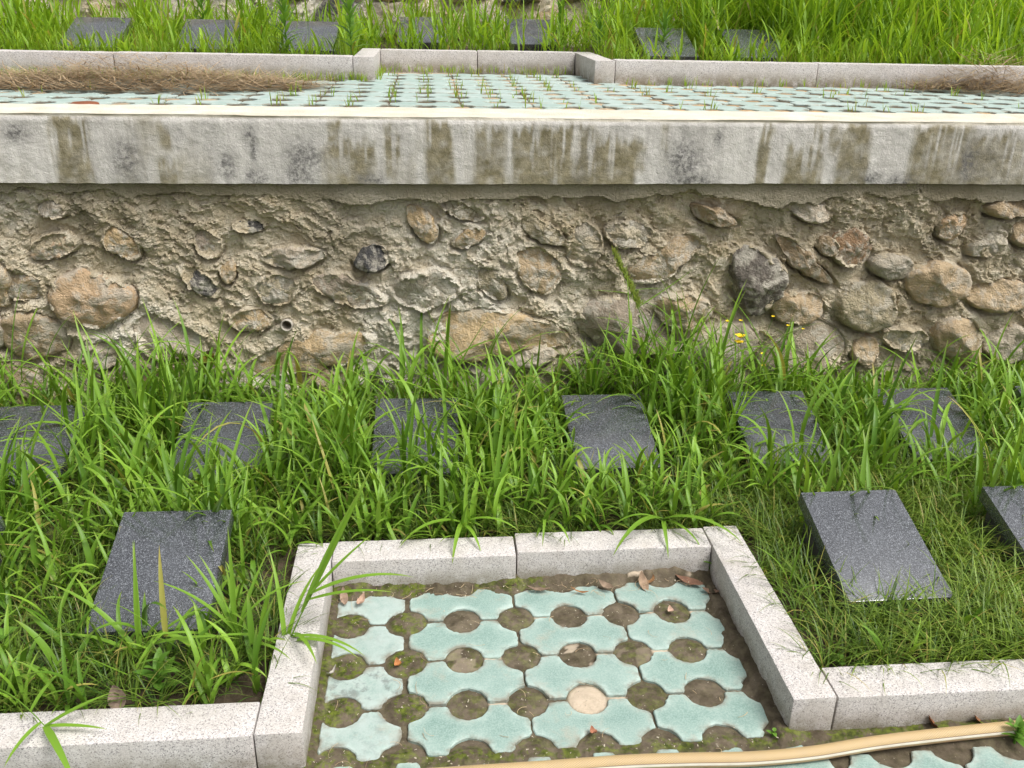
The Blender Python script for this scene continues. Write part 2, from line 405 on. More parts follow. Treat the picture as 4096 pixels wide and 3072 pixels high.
tag(obj('soil', me, MM), kind='structure')
# ------------------------------------------------------------------ granite kerbs
def stone_box(name, x0, x1, y0, y1, z0, z1, bev=.005):
    bm = bmesh.new(); bmesh.ops.create_cube(bm, size=1)
    for v in bm.verts: v.co = ((x0+x1)/2+v.co.x*(x1-x0), (y0+y1)/2+v.co.y*(y1-y0), z0+(v.co.z+.5)*(z1-z0))
    bmesh.ops.bevel(bm, geom=bm.edges[:], offset=bev, segments=2, profile=.6, affect='EDGES')
    if name == 'kerb_stone':
        ln = max(x1-x0, y1-y0); ed = [e for e in bm.edges if e.calc_length() > ln*.8]
        bmesh.ops.subdivide_edges(bm, edges=ed, cuts=int(ln/.025), use_grid_fill=True)
        kx = random.random()*50
        for v in bm.verts:
            q = v.co*18+Vector((kx, 0, 0)); v.co += Vector((mnoise.noise(q), mnoise.noise(q+Vector((9, 0, 0))), mnoise.noise(q+Vector((0, 9, 0)))))*.0016
    me = bpy.data.meshes.new(name); bm.to_mesh(me); bm.free()
    for p in me.polygons: p.use_smooth = True
    try: me.set_sharp_from_angle(angle=rad(40))
    except Exception: pass
    return me
def kerb(root, segs, z0, z1):
    for (x0, x1, y0, y1) in segs:
        cx, cy = (x0+x1)/2, (y0+y1)/2
        me = stone_box('kerb_stone', x0-cx, x1-cx, y0-cy, y1-cy, -.05, z1-z0)
        obj('kerb_stone', me, MG, root, (cx, cy, z0+random.uniform(-.0015, .0015)), (0, random.uniform(-.002, .002), random.uniform(-.003, .003)))
lk = thing('granite_kerb', 'speckled grey granite kerb stepping around the paved recess below the stone wall', 'kerb')
kerb(lk, [(-1.62, -.398, 1.568, 1.676), (-2.9, -1.626, 1.57, 1.678), (-.394, -.290, 1.572, 2.328), (-.287, .2415, 2.228, 2.334), (.246, .826, 2.240, 2.345), (.8305, .936, 1.598, 2.352), (.940, 1.50, 1.597, 1.704), (1.504, 2.75, 1.603, 1.711)], 0, .105)
# ------------------------------------------------------------------ planting bed soil, lower
SOILZ = .055
x, y, F = grid(np.arange(-2.9, 3.6, .025), np.arange(1.66, 3.46, .025))
cx_ = x[F].mean(1); cy_ = y[F].mean(1)
F = F[~((cx_ > -.36) & (cx_ < .90) & (cy_ < 2.30))]
z = SOILZ+.018*fbm(x*7, y*7, 4, 2)+.02*sm(3.2, 3.42, y)-.01
tag(obj('bed_soil', mesh_np('bed_soil', np.stack([x, y, z], -1), F), MS), kind='structure')
def soil_h(x, y): return SOILZ-.01
# ------------------------------------------------------------------ grave slabs
SLW, SLL, SLT = .30, .40, .045
slab_me = stone_box('plate', -SLW/2, SLW/2, 0, SLL, -SLT, 0, .003)
def wedge(tilt):
    l = SLL*math.cos(tilt)-.04; h0 = -.09; a = math.tan(tilt)
    w = SLW/2-.006; y0, y1 = .006, l
    top = lambda yy: yy*a-SLT/math.cos(tilt)
    v = [(-w, y0, h0), (w, y0, h0), (w, y1, h0), (-w, y1, h0), (-w, y0, top(y0)), (w, y0, top(y0)), (w, y1, top(y1)), (-w, y1, top(y1))]
    return mesh_py('base', v, [(3, 2, 1, 0), (4, 5, 6, 7), (0, 1, 5, 4), (1, 2, 6, 5), (2, 3, 7, 6), (3, 0, 4, 7)])
slabs = []
def slab(xl, yf, zf, tilt, label, group=None, rz=0):
    t = thing('grave_slab', label, 'grave slab', (xl+SLW/2, yf, zf), rz, group)
    obj('plate', slab_me, MB, t, (0, 0, 0), (tilt, 0, 0))
    obj('base', wedge(tilt), M_CONC, t)
    slabs.append((xl, yf, tilt, zf))
T1 = rad(17.5)
slab(-.873, 1.938, .112, T1, 'black granite grave slab whose lower edge is crossed by a clump of grass, behind the mossy side of the recess', rz=-.01)
slab(1.118, 1.945, .112, T1, 'bare black granite grave slab in low mondo grass behind the kerb corner', rz=.012)
slab(1.70, 1.95, .112, T1, 'black granite grave slab in the low mondo grass, next along from the bare one', rz=.01)
slab(-1.50, 1.94, .110, T1, 'black granite grave slab almost swallowed by grass, next along from the slab with the crossing clump')
T2 = rad(15.5)
for i, xl in enumerate((-1.515, -.875, -.205, .495, 1.125, 1.722, 2.30)):
    slab(xl, 2.715+.004*i, .112, T2, 'dark granite grave slab deep in tall grass in the row along the foot of the rubble wall', 'slabs along the foot of the wall', random.uniform(-.02, .02))
# ------------------------------------------------------------------ rubble retaining wall
def zoomL(p): return (p[0]/1.08, 700+p[1]/1.08)
def zoomR(p): return (2048+p[0]/1.08, 700+p[1]/1.08)
OCH, TAN, PAL, GRY, DRK, BRN, ORG, PUR, GRN = (.60, .45, .265), (.54, .415, .265), (.60, .52, .41), (.48, .43, .34), (.08, .08, .082), (.41, .31, .195), (.60, .43, .27), (.42, .35, .275), (.43, .37, .25)
ST = [  # side, outline, colour, cover 0 bare..1 buried, bulge
('R', [(50,195),(130,200),(200,240),(240,310),(180,300),(90,270),(55,235)], GRN, .15, .035),
('R', [(15,370),(60,330),(130,330),(200,390),(210,440),(160,510),(90,500),(30,430)], TAN, .35, .035),
('R', [(270,230),(330,215),(390,270),(360,380),(300,390),(240,360)], GRY, .5, .03),
('R', [(405,240),(470,210),(590,230),(610,280),(500,320),(430,290)], GRY, .5, .045),
('R', [(520,390),(640,330),(790,255),(830,290),(750,370),(600,470),(530,450)], TAN, .3, .04),
('R', [(790,140),(840,140),(960,190),(980,225),(890,215),(800,180)], BRN, .05, .05),
('R', [(1205,130),(1300,125),(1400,160),(1380,190),(1320,210),(1240,180)], PAL, .2, .045),
('R', [(1145,260),(1200,270),(1280,360),(1390,450),(1380,480),(1280,430),(1190,340)], BRN, .1, .035),
('R', [(980,340),(1080,330),(1180,420),(1180,490),(1110,570),(1050,610),(1000,560),(970,440)], (.17,.15,.13), .15, .05),
('R', [(1140,540),(1220,515),(1330,530),(1350,580),(1300,635),(1200,640),(1140,600)], TAN, 0, .055),
('R', [(1420,560),(1480,480),(1600,470),(1660,540),(1640,640),(1560,675),(1450,650)], GRN, .05, .055),
('R', [(1410,270),(1500,240),(1560,300),(1530,380),(1450,400),(1390,330)], (.42,.27,.16), .25, .035),
('R', [(1560,380),(1650,350),(1740,380),(1720,440),(1640,455),(1570,420)], GRY, .15, .04),
('R', [(1720,440),(1830,390),(1960,410),(1985,480),(1930,540),(1840,570),(1730,510)], TAN, .05, .055),
('R', [(1965,520),(2050,480),(2212,475),(2290,540),(2180,580),(2010,575)], TAN, .05, .05),
('R', [(1830,670),(1900,625),(1990,640),(2030,700),(2010,790),(1970,825),(1900,790),(1840,740)], TAN, .05, .06),
('R', [(2050,720),(2120,680),(2212,660),(2300,780),(2150,810),(2060,780)], PAL, .05, .05),
('R', [(300,610),(360,560),(470,545),(580,600),(660,690),(650,750),(560,765),(420,740),(320,690)], PUR, .08, .075),
('R', [(610,560),(700,530),(830,540),(860,590),(830,640),(750,665),(650,630)], TAN, .15, .05),
('R', [(610,800),(700,760),(800,700),(950,650),(1050,700),(1040,790),(950,870),(750,885),(650,850)], PAL, .1, .06),
('R', [(1080,840),(1120,750),(1230,660),(1350,640),(1430,720),(1400,810),(1300,870),(1150,880)], (.42,.355,.26), .08, .07),
('R', [(1600,690),(1700,660),(1800,690),(1790,740),(1680,760)], GRY, .45, .03),
('R', [(1480,740),(1560,700),(1590,760),(1540,830),(1480,800)], TAN, .1, .04),
('R', [(1870,200),(1960,160),(1970,220),(1900,290),(1850,260)], ORG, .3, .025),
('R', [(2060,130),(2212,110),(2280,150),(2140,185),(2070,170)], TAN, .05, .045),
('R', [(1970,330),(2040,270),(2130,240),(2140,300),(2050,360)], GRY, .35, .04),
('R', [(0,770),(100,750),(170,760),(190,800),(60,830),(-40,820)], PAL, .1, .04),
('R', [(270,870),(400,810),(520,830),(550,890),(520,960),(350,970)], TAN, .15, .05),
('R', [(2175,230),(2240,200),(2300,240),(2290,310),(2190,310)], TAN, .1, .04),
('R', [(-343,690),(-288,620),(-148,600),(60,615),(160,660),(215,725),(180,752),(-30,745),(-250,810),(-335,775)], OCH, .08, .065),
('R', [(1340,280),(1380,270),(1420,330),(1380,360),(1330,320)], BRN, .2, .03),
('R', [(1660,870),(1800,840),(1950,870),(2000,930),(1850,970),(1680,950)], PUR, .3, .04),
('R', [(2060,890),(2200,850),(2320,880),(2300,960),(2100,960)], TAN, .2, .05),
('L', [(215,480),(300,430),(400,440),(540,480),(590,570),(500,620),(430,665),(330,630),(230,600)], ORG, .12, .055),
('L', [(0,640),(120,590),(230,640),(290,720),(240,780),(90,785),(10,720)], TAN, .15, .06),
('L', [(590,640),(640,600),(720,640),(860,700),(880,770),(760,790),(660,780),(600,740)], PAL, .3, .05),
('L', [(1530,380),(1590,310),(1660,330),(1670,390),(1620,420),(1550,405)], DRK, .05, .05),
('L', [(1080,830),(1250,740),(1500,690),(1620,690),(1600,760),(1350,840),(1120,870)], OCH, .15, .055),
('L', [(440,250),(500,230),(590,310),(600,370),(520,350),(450,320)], OCH, .4, .03),
('L', [(955,380),(1005,370),(1015,440),(980,480),(950,440)], OCH, .1, .035),
('L', [(1130,350),(1260,320),(1380,330),(1390,370),(1240,400),(1140,380)], PAL, .3, .05),
('L', [(780,400),(850,400),(940,490),(930,540),(850,510),(790,450)], (.15,.14,.14), .5, .03),
('L', [(130,330),(180,270),(280,250),(340,310),(250,350),(140,370)], ORG, .5, .04),
('L', [(840,250),(920,250),(960,310),(920,370),(850,330)], PUR, .5, .025),
('L', [(1750,150),(1820,140),(1890,240),(1870,310),(1800,260)], OCH, .25, .025),
('L', [(1720,460),(1800,430),(1930,420),(1990,500),(1900,570),(1760,570),(1700,530)], GRY, .5, .04),
('L', [(2060,440),(2120,400),(2180,470),(2190,540),(2110,530)], GRN, .3, .04),
('L', [(1980,270),(2060,230),(2100,260),(2060,300),(1960,320)], OCH, .35, .02),
('L', [(1000,600),(1130,590),(1190,640),(1100,680),(1000,660)], OCH, .4, .03),
('L', [(150,140),(220,110),(300,160),(240,190),(170,170)], PAL, .5, .03),
('L', [(380,760),(450,720),(520,760),(500,820),(400,850)], PAL, .3, .04),
('L', [(560,890),(650,840),(800,840),(850,900),(780,950),(600,940)], OCH, .15, .05),
('L', [(-40,880),(120,850),(200,900),(150,980),(-40,980)], TAN, .2, .05),
('L', [(1890,110),(1960,100),(2040,150),(2100,200),(1990,190),(1920,150)], GRN, .3, .035),
('L', [(1120,450),(1260,440),(1280,530),(1200,560),(1110,530)], GRY, .6, .03),
('L', [(1360,440),(1500,440),(1640,520),(1640,570),(1450,540),(1370,500)], PUR, .55, .03),
('L', [(-40,430),(90,420),(190,480),(150,540),(-20,510)], TAN, .55, .03),
('L', [(1850,870),(2000,850),(2200,860),(2200,950),(1880,950)], PAL, .2, .05),
('L', [(1000,220),(1060,200),(1140,215),(1120,245),(1030,245)], DRK, .45, .025),
('L', [(1240,880),(1400,850),(1560,870),(1580,960),(1300,960)], TAN, .25, .05),
]
def chaikin(p, it=2):
    p = np.array(p, float)
    for _ in range(it):
        q = np.roll(p, -1, 0); p = np.stack([.75*p+.25*q, .25*p+.75*q], 1).reshape(-1, 2)
    return p
NA = 56
def polar(poly):
    """centre and radius per angle of a rounded outline"""
    c = poly.mean(0); d_ = poly-c; a = np.arctan2(d_[:, 1], d_[:, 0]); r = np.hypot(d_[:, 0], d_[:, 1])
    o = np.argsort(a); return c, a[o], r[o]
def jag(a, r, sd):
    th = np.linspace(-np.pi, np.pi, 72, endpoint=False); q = rad_at(a, r, th)
    q = q*(1+.11*np.array([mnoise.noise(Vector((2.2*math.cos(t_), 2.2*math.sin(t_), sd*3.3)))+.6*mnoise.noise(Vector((6*math.cos(t_), 6*math.sin(t_), sd*5.3))) for t_ in th]))
    return th, q
def rad_at(a, r, th): return np.interp(th, np.concatenate([a-2*np.pi, a, a+2*np.pi]), np.concatenate([r, r, r]))
def dome(rr, H): return H*np.clip(1-np.clip(rr, 0, 1)**3.2, 0, 1)**.6
def facets(i, seed):
    r_ = random.Random(i*31+seed); return [(r_.uniform(-.75, .75), r_.uniform(-.9, .6), r_.uniform(.62, 1.0)) for _ in range(4)]+[(r_.uniform(-.15, .15), r_.uniform(-.2, .1), .92)]
def stone_h(dx, dz, rr, rm, H, fac):
    h = H*np.clip(1-np.clip(rr, 0, 1)**5, 0, 1)**.6
    for (a_, b_, c_) in fac: h = np.minimum(h, H*(c_+a_*dx/rm+b_*dz/rm))
    return np.maximum(h, -.01)
def rubble_wall(root, stones, xr, zr, yw, step, pipe=None, band=True, seed=0):
    """stones: (centre, angles, radii, colour, cover, bulge) in wall coordinates (x, z)"""
    stones = [(c, *jag(a, r, i_+seed*91), col, cover, H) for i_, (c, a, r, col, cover, H) in enumerate(stones)]
    xs = np.arange(xr[0], xr[1], step); zs = np.arange(zr[0], zr[1]+1e-6, step)
    x, z, F = grid(xs, zs)
    ca, sa = math.cos(.5), math.sin(.5); u = x*ca-z*sa; w = x*sa+z*ca          # courses of trowelled mortar sag to one side
    wx = u+.035*fbm(x*6, z*6, 3, 4+seed); wz = w+.035*fbm(x*6+9, z*6, 3, 5+seed)
    n1 = fbm(wx*2.6, wz*4, 5, seed); n2 = fbm(wx*9, wz*12, 5, seed+1, .6); n3 = fbm(wx*30, wz*34, 4, seed+2, .7); n4 = fbm(x*85, z*85, 3, seed+3, .8)
    led = fbm(wx*3.4+3, wz*5.6, 6, seed+3, .66)
    ledge = .013*sm(0, .035, led)+.010*sm(.2, .23, led)+.010*sm(-.24, -.21, led)+.007*sm(.36, .38, led)
    crust = .006*sm(.05, .12, fbm(wx*13+5, wz*16, 5, seed+6, .7))
    base = .018*n1+.010*n2+.007*n3+.0036*n4+ledge+crust-.012-.014*sm(.2, .7, x)*sm(.88, .7, z)
    h = base.copy(); pale = np.zeros_like(x)
    for si, (c, a, r, col, cover, H) in enumerate(stones):
        R_ = r.max()*1.5; s_ = np.where((np.abs(x-c[0]) < R_) & (np.abs(z-c[1]) < R_))[0]
        if not len(s_): continue
        dx = x[s_]-c[0]; dz = z[s_]-c[1]; th = np.arctan2(dz, dx); rr = np.hypot(dx, dz)/rad_at(a, r, th)
        sh = stone_h(dx, dz, rr, r.mean(), H, facets(si, seed))
        rag = rr+.26*n2[s_]+.16*n3[s_]
        off = .020*(n2[s_]+.4*n3[s_])+.034*(cover-.5)+crust[s_]*.8-.010*(1-cover)+.020*sm(.80, 1.0, rag)
        on = sh+off+.0036*n4[s_]
        wgt = sm(1.06, .98, rr)
        hh = h[s_]*(1-wgt)+on*wgt
        under = sm(.98, 1.04, rr)*sm(1.35, 1.08, rr)*sm(.15, -.5, dz/(np.hypot(dx, dz)+1e-6))
        hh -= under*.036*(1-cover)
        h[s_] = hh
    zt = zr[1]
    bn = np.zeros_like(x)
    if band:
        lip = zt-.085-.05*fbm(x*2.2, z*0+2, 4, seed+6)-.022*fbm(x*14, z*0+5, 3, seed+7)
        bn = sm(-.004, .006, z-lip)
        h = np.maximum(h, bn*(.030+.005*n2+.003*n3+.002*n4)-(1-bn)*.2)
        h = np.minimum(h, .044)*bn+h*(1-bn)
    pale = sm(-.05, .35, fbm(x*1.6+2, z*2.3, 4, seed+2)+.25*sm(.9, .0, x)-.1)
    stain = sm(.25, .5, fbm(x*3+7, z*1.3, 4, seed+5))*.35
    if band:
        for (px, py, sx_, sy_, k_) in ((330, 860, .05, .14, .9), (520, 1010, .09, .04, .5), (620, 790, .06, .025, .4), (3950, 1500, .25, .05, .3)):
            q = hit(px, py, 1, yw)
            stain = np.maximum(stain, k_*np.exp(-((x-q[0])/sx_)**2-((z-q[2])/sy_)**2)*(.7+.6*n2))
    if pipe:
        dd = np.hypot(x-pipe[0], z-pipe[1]); h = np.where(dd < .023, np.minimum(h, -.05), h); h = np.where((dd >= .023) & (dd < .05), np.minimum(h, .012+.3*(dd-.023)), h)
    v = np.stack([x, yw-h, z], -1)
    mo = obj('mortar', mesh_np('mortar', v, F[:, ::1], False, {'pale': pale, 'band': bn, 'stain': stain}), MW, root)
    for i, (c, a, r, col, cover, H) in enumerate(stones):
        th = np.linspace(-np.pi, np.pi, NA, endpoint=False); R_ = rad_at(a, r, th)
        v = []; rings = (1.06, 1.0, .97, .91, .84, .75, .65, .54, .42, .29, .15)
        sd = Vector((i*3.1, seed*7.7, 1.3))
        for k_, q in enumerate(rings):
            for t_, rr in zip(th, R_):
                px, pz = c[0]+rr*q*math.cos(t_), c[1]+rr*q*math.sin(t_)
                hgt = float(stone_h(px-c[0], pz-c[1], np.array(q), r.mean(), H, facets(i, seed))) if q < 1 else (-.002 if q == 1 else -.045)
                pv = Vector((px*9, pz*9, 0))+sd
                ncl = mnoise.noise(pv)*.016+mnoise.noise(pv*2.7)*.012+mnoise.noise(pv*7)*.007
                # a few flat facets
                fc = 0.
                v.append((px-c[0], -(hgt+(ncl-fc)*min(1, (1.06-q)*5)), pz-c[1]))
        n0 = len(v); v.append((0, -(float(stone_h(0., 0., np.array(0.), r.mean(), H, facets(i, seed)))+mnoise.noise(Vector((c[0]*9, c[1]*9, 0))+sd)*.012), 0))
        f = []
        for k_ in range(len(rings)-1):
            for j in range(NA): f.append((k_*NA+j, k_*NA+(j+1) % NA, (k_+1)*NA+(j+1) % NA, (k_+1)*NA+j))
        kk = (len(rings)-1)*NA
        for j in range(NA): f.append((kk+j, kk+(j+1) % NA, n0))
        jit = random.uniform(.88, 1.12)
        obj('stone', mesh_py('stone', v, f, True), MST, root, (c[0], yw, c[1]), color=(col[0]*jit, col[1]*jit, col[2]*jit, min(1, .55+cover)))
wall = thing('retaining_wall', 'rubble stone retaining wall with smeared mortar and a stained concrete coping', 'wall', (0, 0, 0))
stones = []
for (sd, poly, col, cov, H) in ST:
    pts = [(zoomL if sd == 'L' else zoomR)(p) for p in poly]
    wp = [hit(a, b, 1, YW-.02) for a, b in pts]
    pp = chaikin([(p[0], p[2]) for p in wp], 1)
    c, a, r = polar(pp); stones.append((c, a, r*1.12, col, cov, H*(.95 if sd == 'L' else 1.15)))
# the same masonry goes on out of view
rr_ = random.Random(5)
for xs_ in (-1.62, -1.78, -1.98, -2.2, -2.42, 2.62, 2.8, 2.98, 3.2):
    for zs_ in (.15, .38, .58, .76):
        th = np.linspace(-np.pi, np.pi, 9, endpoint=False); r = np.array([rr_.uniform(.07, .105) for _ in th]); c = np.array([xs_+rr_.uniform(-.03, .03)+(.09 if zs_ in (.38, .76) else 0), zs_+rr_.uniform(-.02, .02)])
        if -1.60 < c[0] < 2.5: continue
        stones.append((c, th, r, rr_.choice([TAN, OCH, GRY, PAL, BRN]), rr_.uniform(.05, .4), .045))
pp = hit(1150, 1295, 1, YW)
rubble_wall(wall, stones, (-2.6, 3.5), (0.0, .975), YW, .0055, pipe=(pp[0], pp[2]))
# drain pipe
def tube(name, path, radii, n=12, cap=False, attrs=False):
    path = [Vector(p) for p in path]; v = []; f = []; ang = []; ln = []; L = 0
    up = Vector((0, 0, 1)) if abs((path[1]-path[0]).normalized().z) < .9 else Vector((0, 1, 0))
    for i, p in enumerate(path):
        t = (path[min(i+1, len(path)-1)]-path[max(i-1, 0)]).normalized()
        s_ = t.cross(up).normalized(); u_ = s_.cross(t).normalized()
        if i: L += (p-path[i-1]).length
        for j in range(n):
            a = 2*math.pi*j/n; v.append(p+(s_*math.cos(a)+u_*math.sin(a))*radii[i]); ang.append(j/n); ln.append(L)
        up = u_ if True else up
    for i in range(len(path)-1):
        for j in range(n): f.append((i*n+j, i*n+(j+1) % n, (i+1)*n+(j+1) % n, (i+1)*n+j))
    if cap: f.append(tuple(range(n))[::-1]); f.append(tuple((len(path)-1)*n+j for j in range(n)))
    return mesh_py(name, v, f, True, {'ang': ang, 'len': ln} if attrs else None)
v = []; f = []; n = 24
for (yy, rr) in ((.05, .0185), (-.030, .0185), (-.030, .0235), (.05, .0235)):
    for j in range(n): a = 2*math.pi*j/n; v.append((rr*math.cos(a), yy, rr*math.sin(a)))
for k_ in range(3):
    for j in range(n): f.append((k_*n+j, k_*n+(j+1) % n, (k_+1)*n+(j+1) % n, (k_+1)*n+j))
obj('drain_pipe', mesh_py('drain_pipe', v, f, True), M_PVC, wall, (pp[0], YW, pp[2]), (rad(-4), 0, 0))
# concrete coping: front face, rounded arris, top, all one poured beam
YCF = 3.387
def cop_bottom(x): return .957+.006*np.sin(x*1.1+.6)-.006*np.cos((x-.3)*1.2)+.002*fbm(x*20, x*0+1, 3, 3)
prof_t = [('b', 0), ('b', .25), ('b', .5)]
xs = np.arange(-2.7, 3.6, .0075)
zf = np.linspace(0, 1, 34)
rowsV = []; A_st = []; A_dk = []; A_tp = []
zb = cop_bottom(xs); ztop = ZC-.004+.0015*fbm(xs*6, xs*0+3, 3, 2)
stain_px = [(280, 75, 0, 1, 1), (650, 22, 0, .5, .8), (665, 55, .6, 1, .8), (1400, 105, .3, 1, .75), (1340, 30, 0, .4, .8), (1565, 26, .1, .9, .9), (1755, 48, 0, 1, .9), (1950, 85, .1, .95, .75), (2130, 95, .12, 1, 1), (2300, 90, .1, 1, 1), (2450, 90, .25, 1, 1), (2550, 30, .2, .8, .7), (2650, 20, 0, .6, .5), (3062, 20, 0, 1, 1), (3215, 75, .35, 1, 1), (3260, 18, 0, .5, .8), (3330, 15, 0, .5, .7), (3410, 55, 0, 1, .9), (3700, 60, .05, 1, .9), (3790, 85, .0, 1, .8), (3950, 110, .1, 1, .7), (4080, 60, .2, 1, .6)]
dark_px = [(75, 540, 55, 40), (1000, 545, 22, 45), (1015, 580, 18, 90), (1215, 630, 80, 75), (1190, 700, 70, 60), (1480, 720, 60, 30), (2740, 640, 75, 110), (2780, 720, 120, 40), (2868, 545, 16, 45), (3500, 705, 40, 30), (3620, 720, 70, 35), (500, 640, 60, 90), (3880, 640, 40, 90), (900, 660, 40, 60), (1010, 710, 60, 40)]
pxx = np.array([2048+FPX*((xx*CR[0]+(YCF)*CR[1]-.53*CR[2])/(xx*CF[0]+YCF*CF[1]-.53*CF[2])) for xx in xs])
verts = []; at = {'stain': [], 'dark': [], 'top': []}
for t in zf:
    zz = zb*(1-t)+ztop*t
    lx = xs; ny = fbm(lx*8, zz*8, 4, 1)*.004+fbm(lx*45, zz*45, 3, 2)*.0016+fbm(lx*2, zz*3, 2, 5)*.004
    verts.append(np.stack([xs, YCF-ny+(.006*sm(.93, 1.0, t)), zz], -1))
    st = np.zeros_like(xs); ragged = fbm(xs*16, zz*4, 5, 3, .6); drips = fbm(xs*42, zz*2.2, 4, 4, .6)
    fromtop = 1-t
    for (c_, w_, t0, t1, k_) in stain_px:
        e = np.abs(pxx-c_+30*ragged)/w_; tip = fromtop+.28*drips+.1*ragged
        st = np.maximum(st, k_*sm(1.35, .6, e+.4*drips+.3*ragged)*sm(t0-.06, t0+.10, tip)*(1 if t1 >= .95 else sm(t1+.12, t1-.12, fromtop+.15*ragged)))
    st = np.maximum(st, .45*sm(.15, .45, fbm(xs*5, zz*2, 4, 6)+.2*drips))
    st = st*1.25*(1-.9*sm(.15, .38, drips)*sm(1.05, .3, fromtop+.3*ragged))*(.85+.5*fbm(xs*30, zz*30, 3, 2))
    py = 730-t*258
    dk = np.zeros_like(xs)
    for (c_, cy_, w_, h_) in dark_px: dk = np.maximum(dk, np.exp(-((pxx-c_)/w_)**2-((py-cy_)/h_)**2)*1.2)
    dk = np.maximum(dk, .35*sm(.25, .5, fbm(xs*7+4, zz*7, 4, 7)))
    at['stain'].append(np.clip(st, 0, 1)); at['dark'].append(np.clip(dk, 0, 1)); at['top'].append(np.full_like(xs, float(sm(.975, 1.0, t))))
for yy in (.004, .012, .03, .07, .11, .15, .19, .23, .25, .262, .27):
    edge = .018*fbm(xs*5, xs*0+yy*0+2, 4, 6)+.008*fbm(xs*25, xs*0+2, 3, 1)
    ny = fbm(xs*7, xs*0+yy*9, 4, 2)*.0025
    zz = np.full_like(xs, ZC)+ny+(.002 if yy < .2 else .0045)-(.05 if yy > .265 else 0)
    verts.append(np.stack([xs, YCF+yy+(edge if yy > .2 else 0*edge), zz], -1))
    for k_, v_ in (('stain', 0), ('dark', 0), ('top', 1)): at[k_].append(np.full_like(xs, v_))
# underside, back to the wall
verts.insert(0, np.stack([xs, np.full_like(xs, YW+.03), zb+.004], -1))
for k_ in at: at[k_].insert(0, np.zeros_like(xs))
nr = len(verts); nx = len(xs); i = np.arange(nr*nx).reshape(nr, nx)
F = np.stack([i[:-1, :-1], i[:-1, 1:], i[1:, 1:], i[1:, :-1]], -1).reshape(-1, 4)
cme = mesh_np('coping', np.concatenate(verts), F, True, {k_: np.concatenate(v_) for k_, v_ in at.items()})
try: cme.set_sharp_from_angle(angle=rad(50))
except Exception: pass
obj('coping', cme, MC, wall)
# moss tuft on the wall
q = hit(835, 1440, 1, YW-.04)
bm = bmesh.new(); bmesh.ops.create_icosphere(bm, subdivisions=3, radius=.03)
for v_ in bm.verts: v_.co *= 1+.8*mnoise.noise(v_.co*60)
for v_ in bm.verts: v_.co.z *= .8; v_.co.y *= .6
me = bpy.data.meshes.new('moss_tuft'); bm.to_mesh(me); bm.free()
tag(obj('moss_tuft', me, M_MOSS, None, tuple(q)), 'small rusty green moss tuft clinging to the rubble wall', 'moss')
# ------------------------------------------------------------------ upper terrace
up_pave = obj('terrace_paving', None); tag(up_pave, kind='structure')
PU = .1455; PYU = .181; XU0 = -.001; YU0 = 3.768
upper_pm = [paver_mesh('paver', paver_outline(2*PU-.006, PYU-.012, (-PU, 0, PU), .047, 7), seed=40+s) for s in range(3)]
x, y, F = grid(np.arange(-3.2, 4.4, .04), np.arange(3.60, 5.75, .04))
z = np.full_like(x, ZC-.013)+.004*fbm(x*9, y*9, 3, 1)
tag(obj('terrace_soil', mesh_np('terrace_soil', np.stack([x, y, z], -1), F, True, {'dry': sm(-.2, .3, fbm(x*3, y*5, 3, 3))*.8, 'moss': x*0+.2}), MM), kind='structure')
nyr = 10
for r in range(nyr):
    yc = YU0-PYU/2+r*PYU
    for k in range(-10, 15):
        xc = XU0+(2*k+(0))*PU
        if yc > 4.86 and not (-.30 < xc < .95): continue
        if r == 0: continue
        put_paver(up_pave, xc, yc, ZC-.003+random.uniform(-.001, .002), random.choice(upper_pm), (random.uniform(.6, 1), 0, 0, 1))
half_pm = paver_mesh('paver', [(p[0], p[1]) for p in paver_outline(2*PU-.006, PYU-.012, (-PU, 0, PU), .047, 7) if True], seed=50)
for k in range(-10, 15): put_paver(up_pave, XU0+2*k*PU, YU0-PYU/2, ZC-.003, half_pm, (random.uniform(.7, 1), 0, 0, 1))
# earth and sand in the holes: one disc each
disc_v = [(0, 0, .004)]+[(.028*math.cos(a), .028*math.sin(a), .002) for a in np.linspace(0, 2*math.pi, 12, endpoint=False)]+[(.049*math.cos(a), .049*math.sin(a), -.004) for a in np.linspace(0, 2*math.pi, 12, endpoint=False)]
disc_f = [(0, 1+j, 1+(j+1) % 12) for j in range(12)]+[(1+j, 13+j, 13+(j+1) % 12, 1+(j+1) % 12) for j in range(12)]
disc = mesh_py('hole_soil', disc_v, disc_f, True)
up_holes = []
for r in range(0, nyr):
    for k in range(-13, 19):
        hx, hy = XU0+k*PU, YU0+r*PYU
        if hy > 4.86 and not (-.24 < hx < .87): continue
        if hx < -2.5 or hx > 2.9: continue
        up_holes.append((hx, hy))
        pale = fbm(np.array([hx*1.3+.4]), np.array([hy*1.2]), 2, 4)[0]+(.35 if hx > .1 else -.08)+random.uniform(-.3, .3)
        col = (.52, .40, .27) if pale > .12 else (.145, .115, .075)
        if hx > 1.0 and pale > .12: col = (.50, .34, .19)
        j_ = random.uniform(.8, 1.15)
        obj('hole_soil', disc, M_FILL, up_pave, (hx, hy, ZC-.008), (0, 0, random.random()*6), (col[0]*j_, col[1]*j_, col[2]*j_, 1))
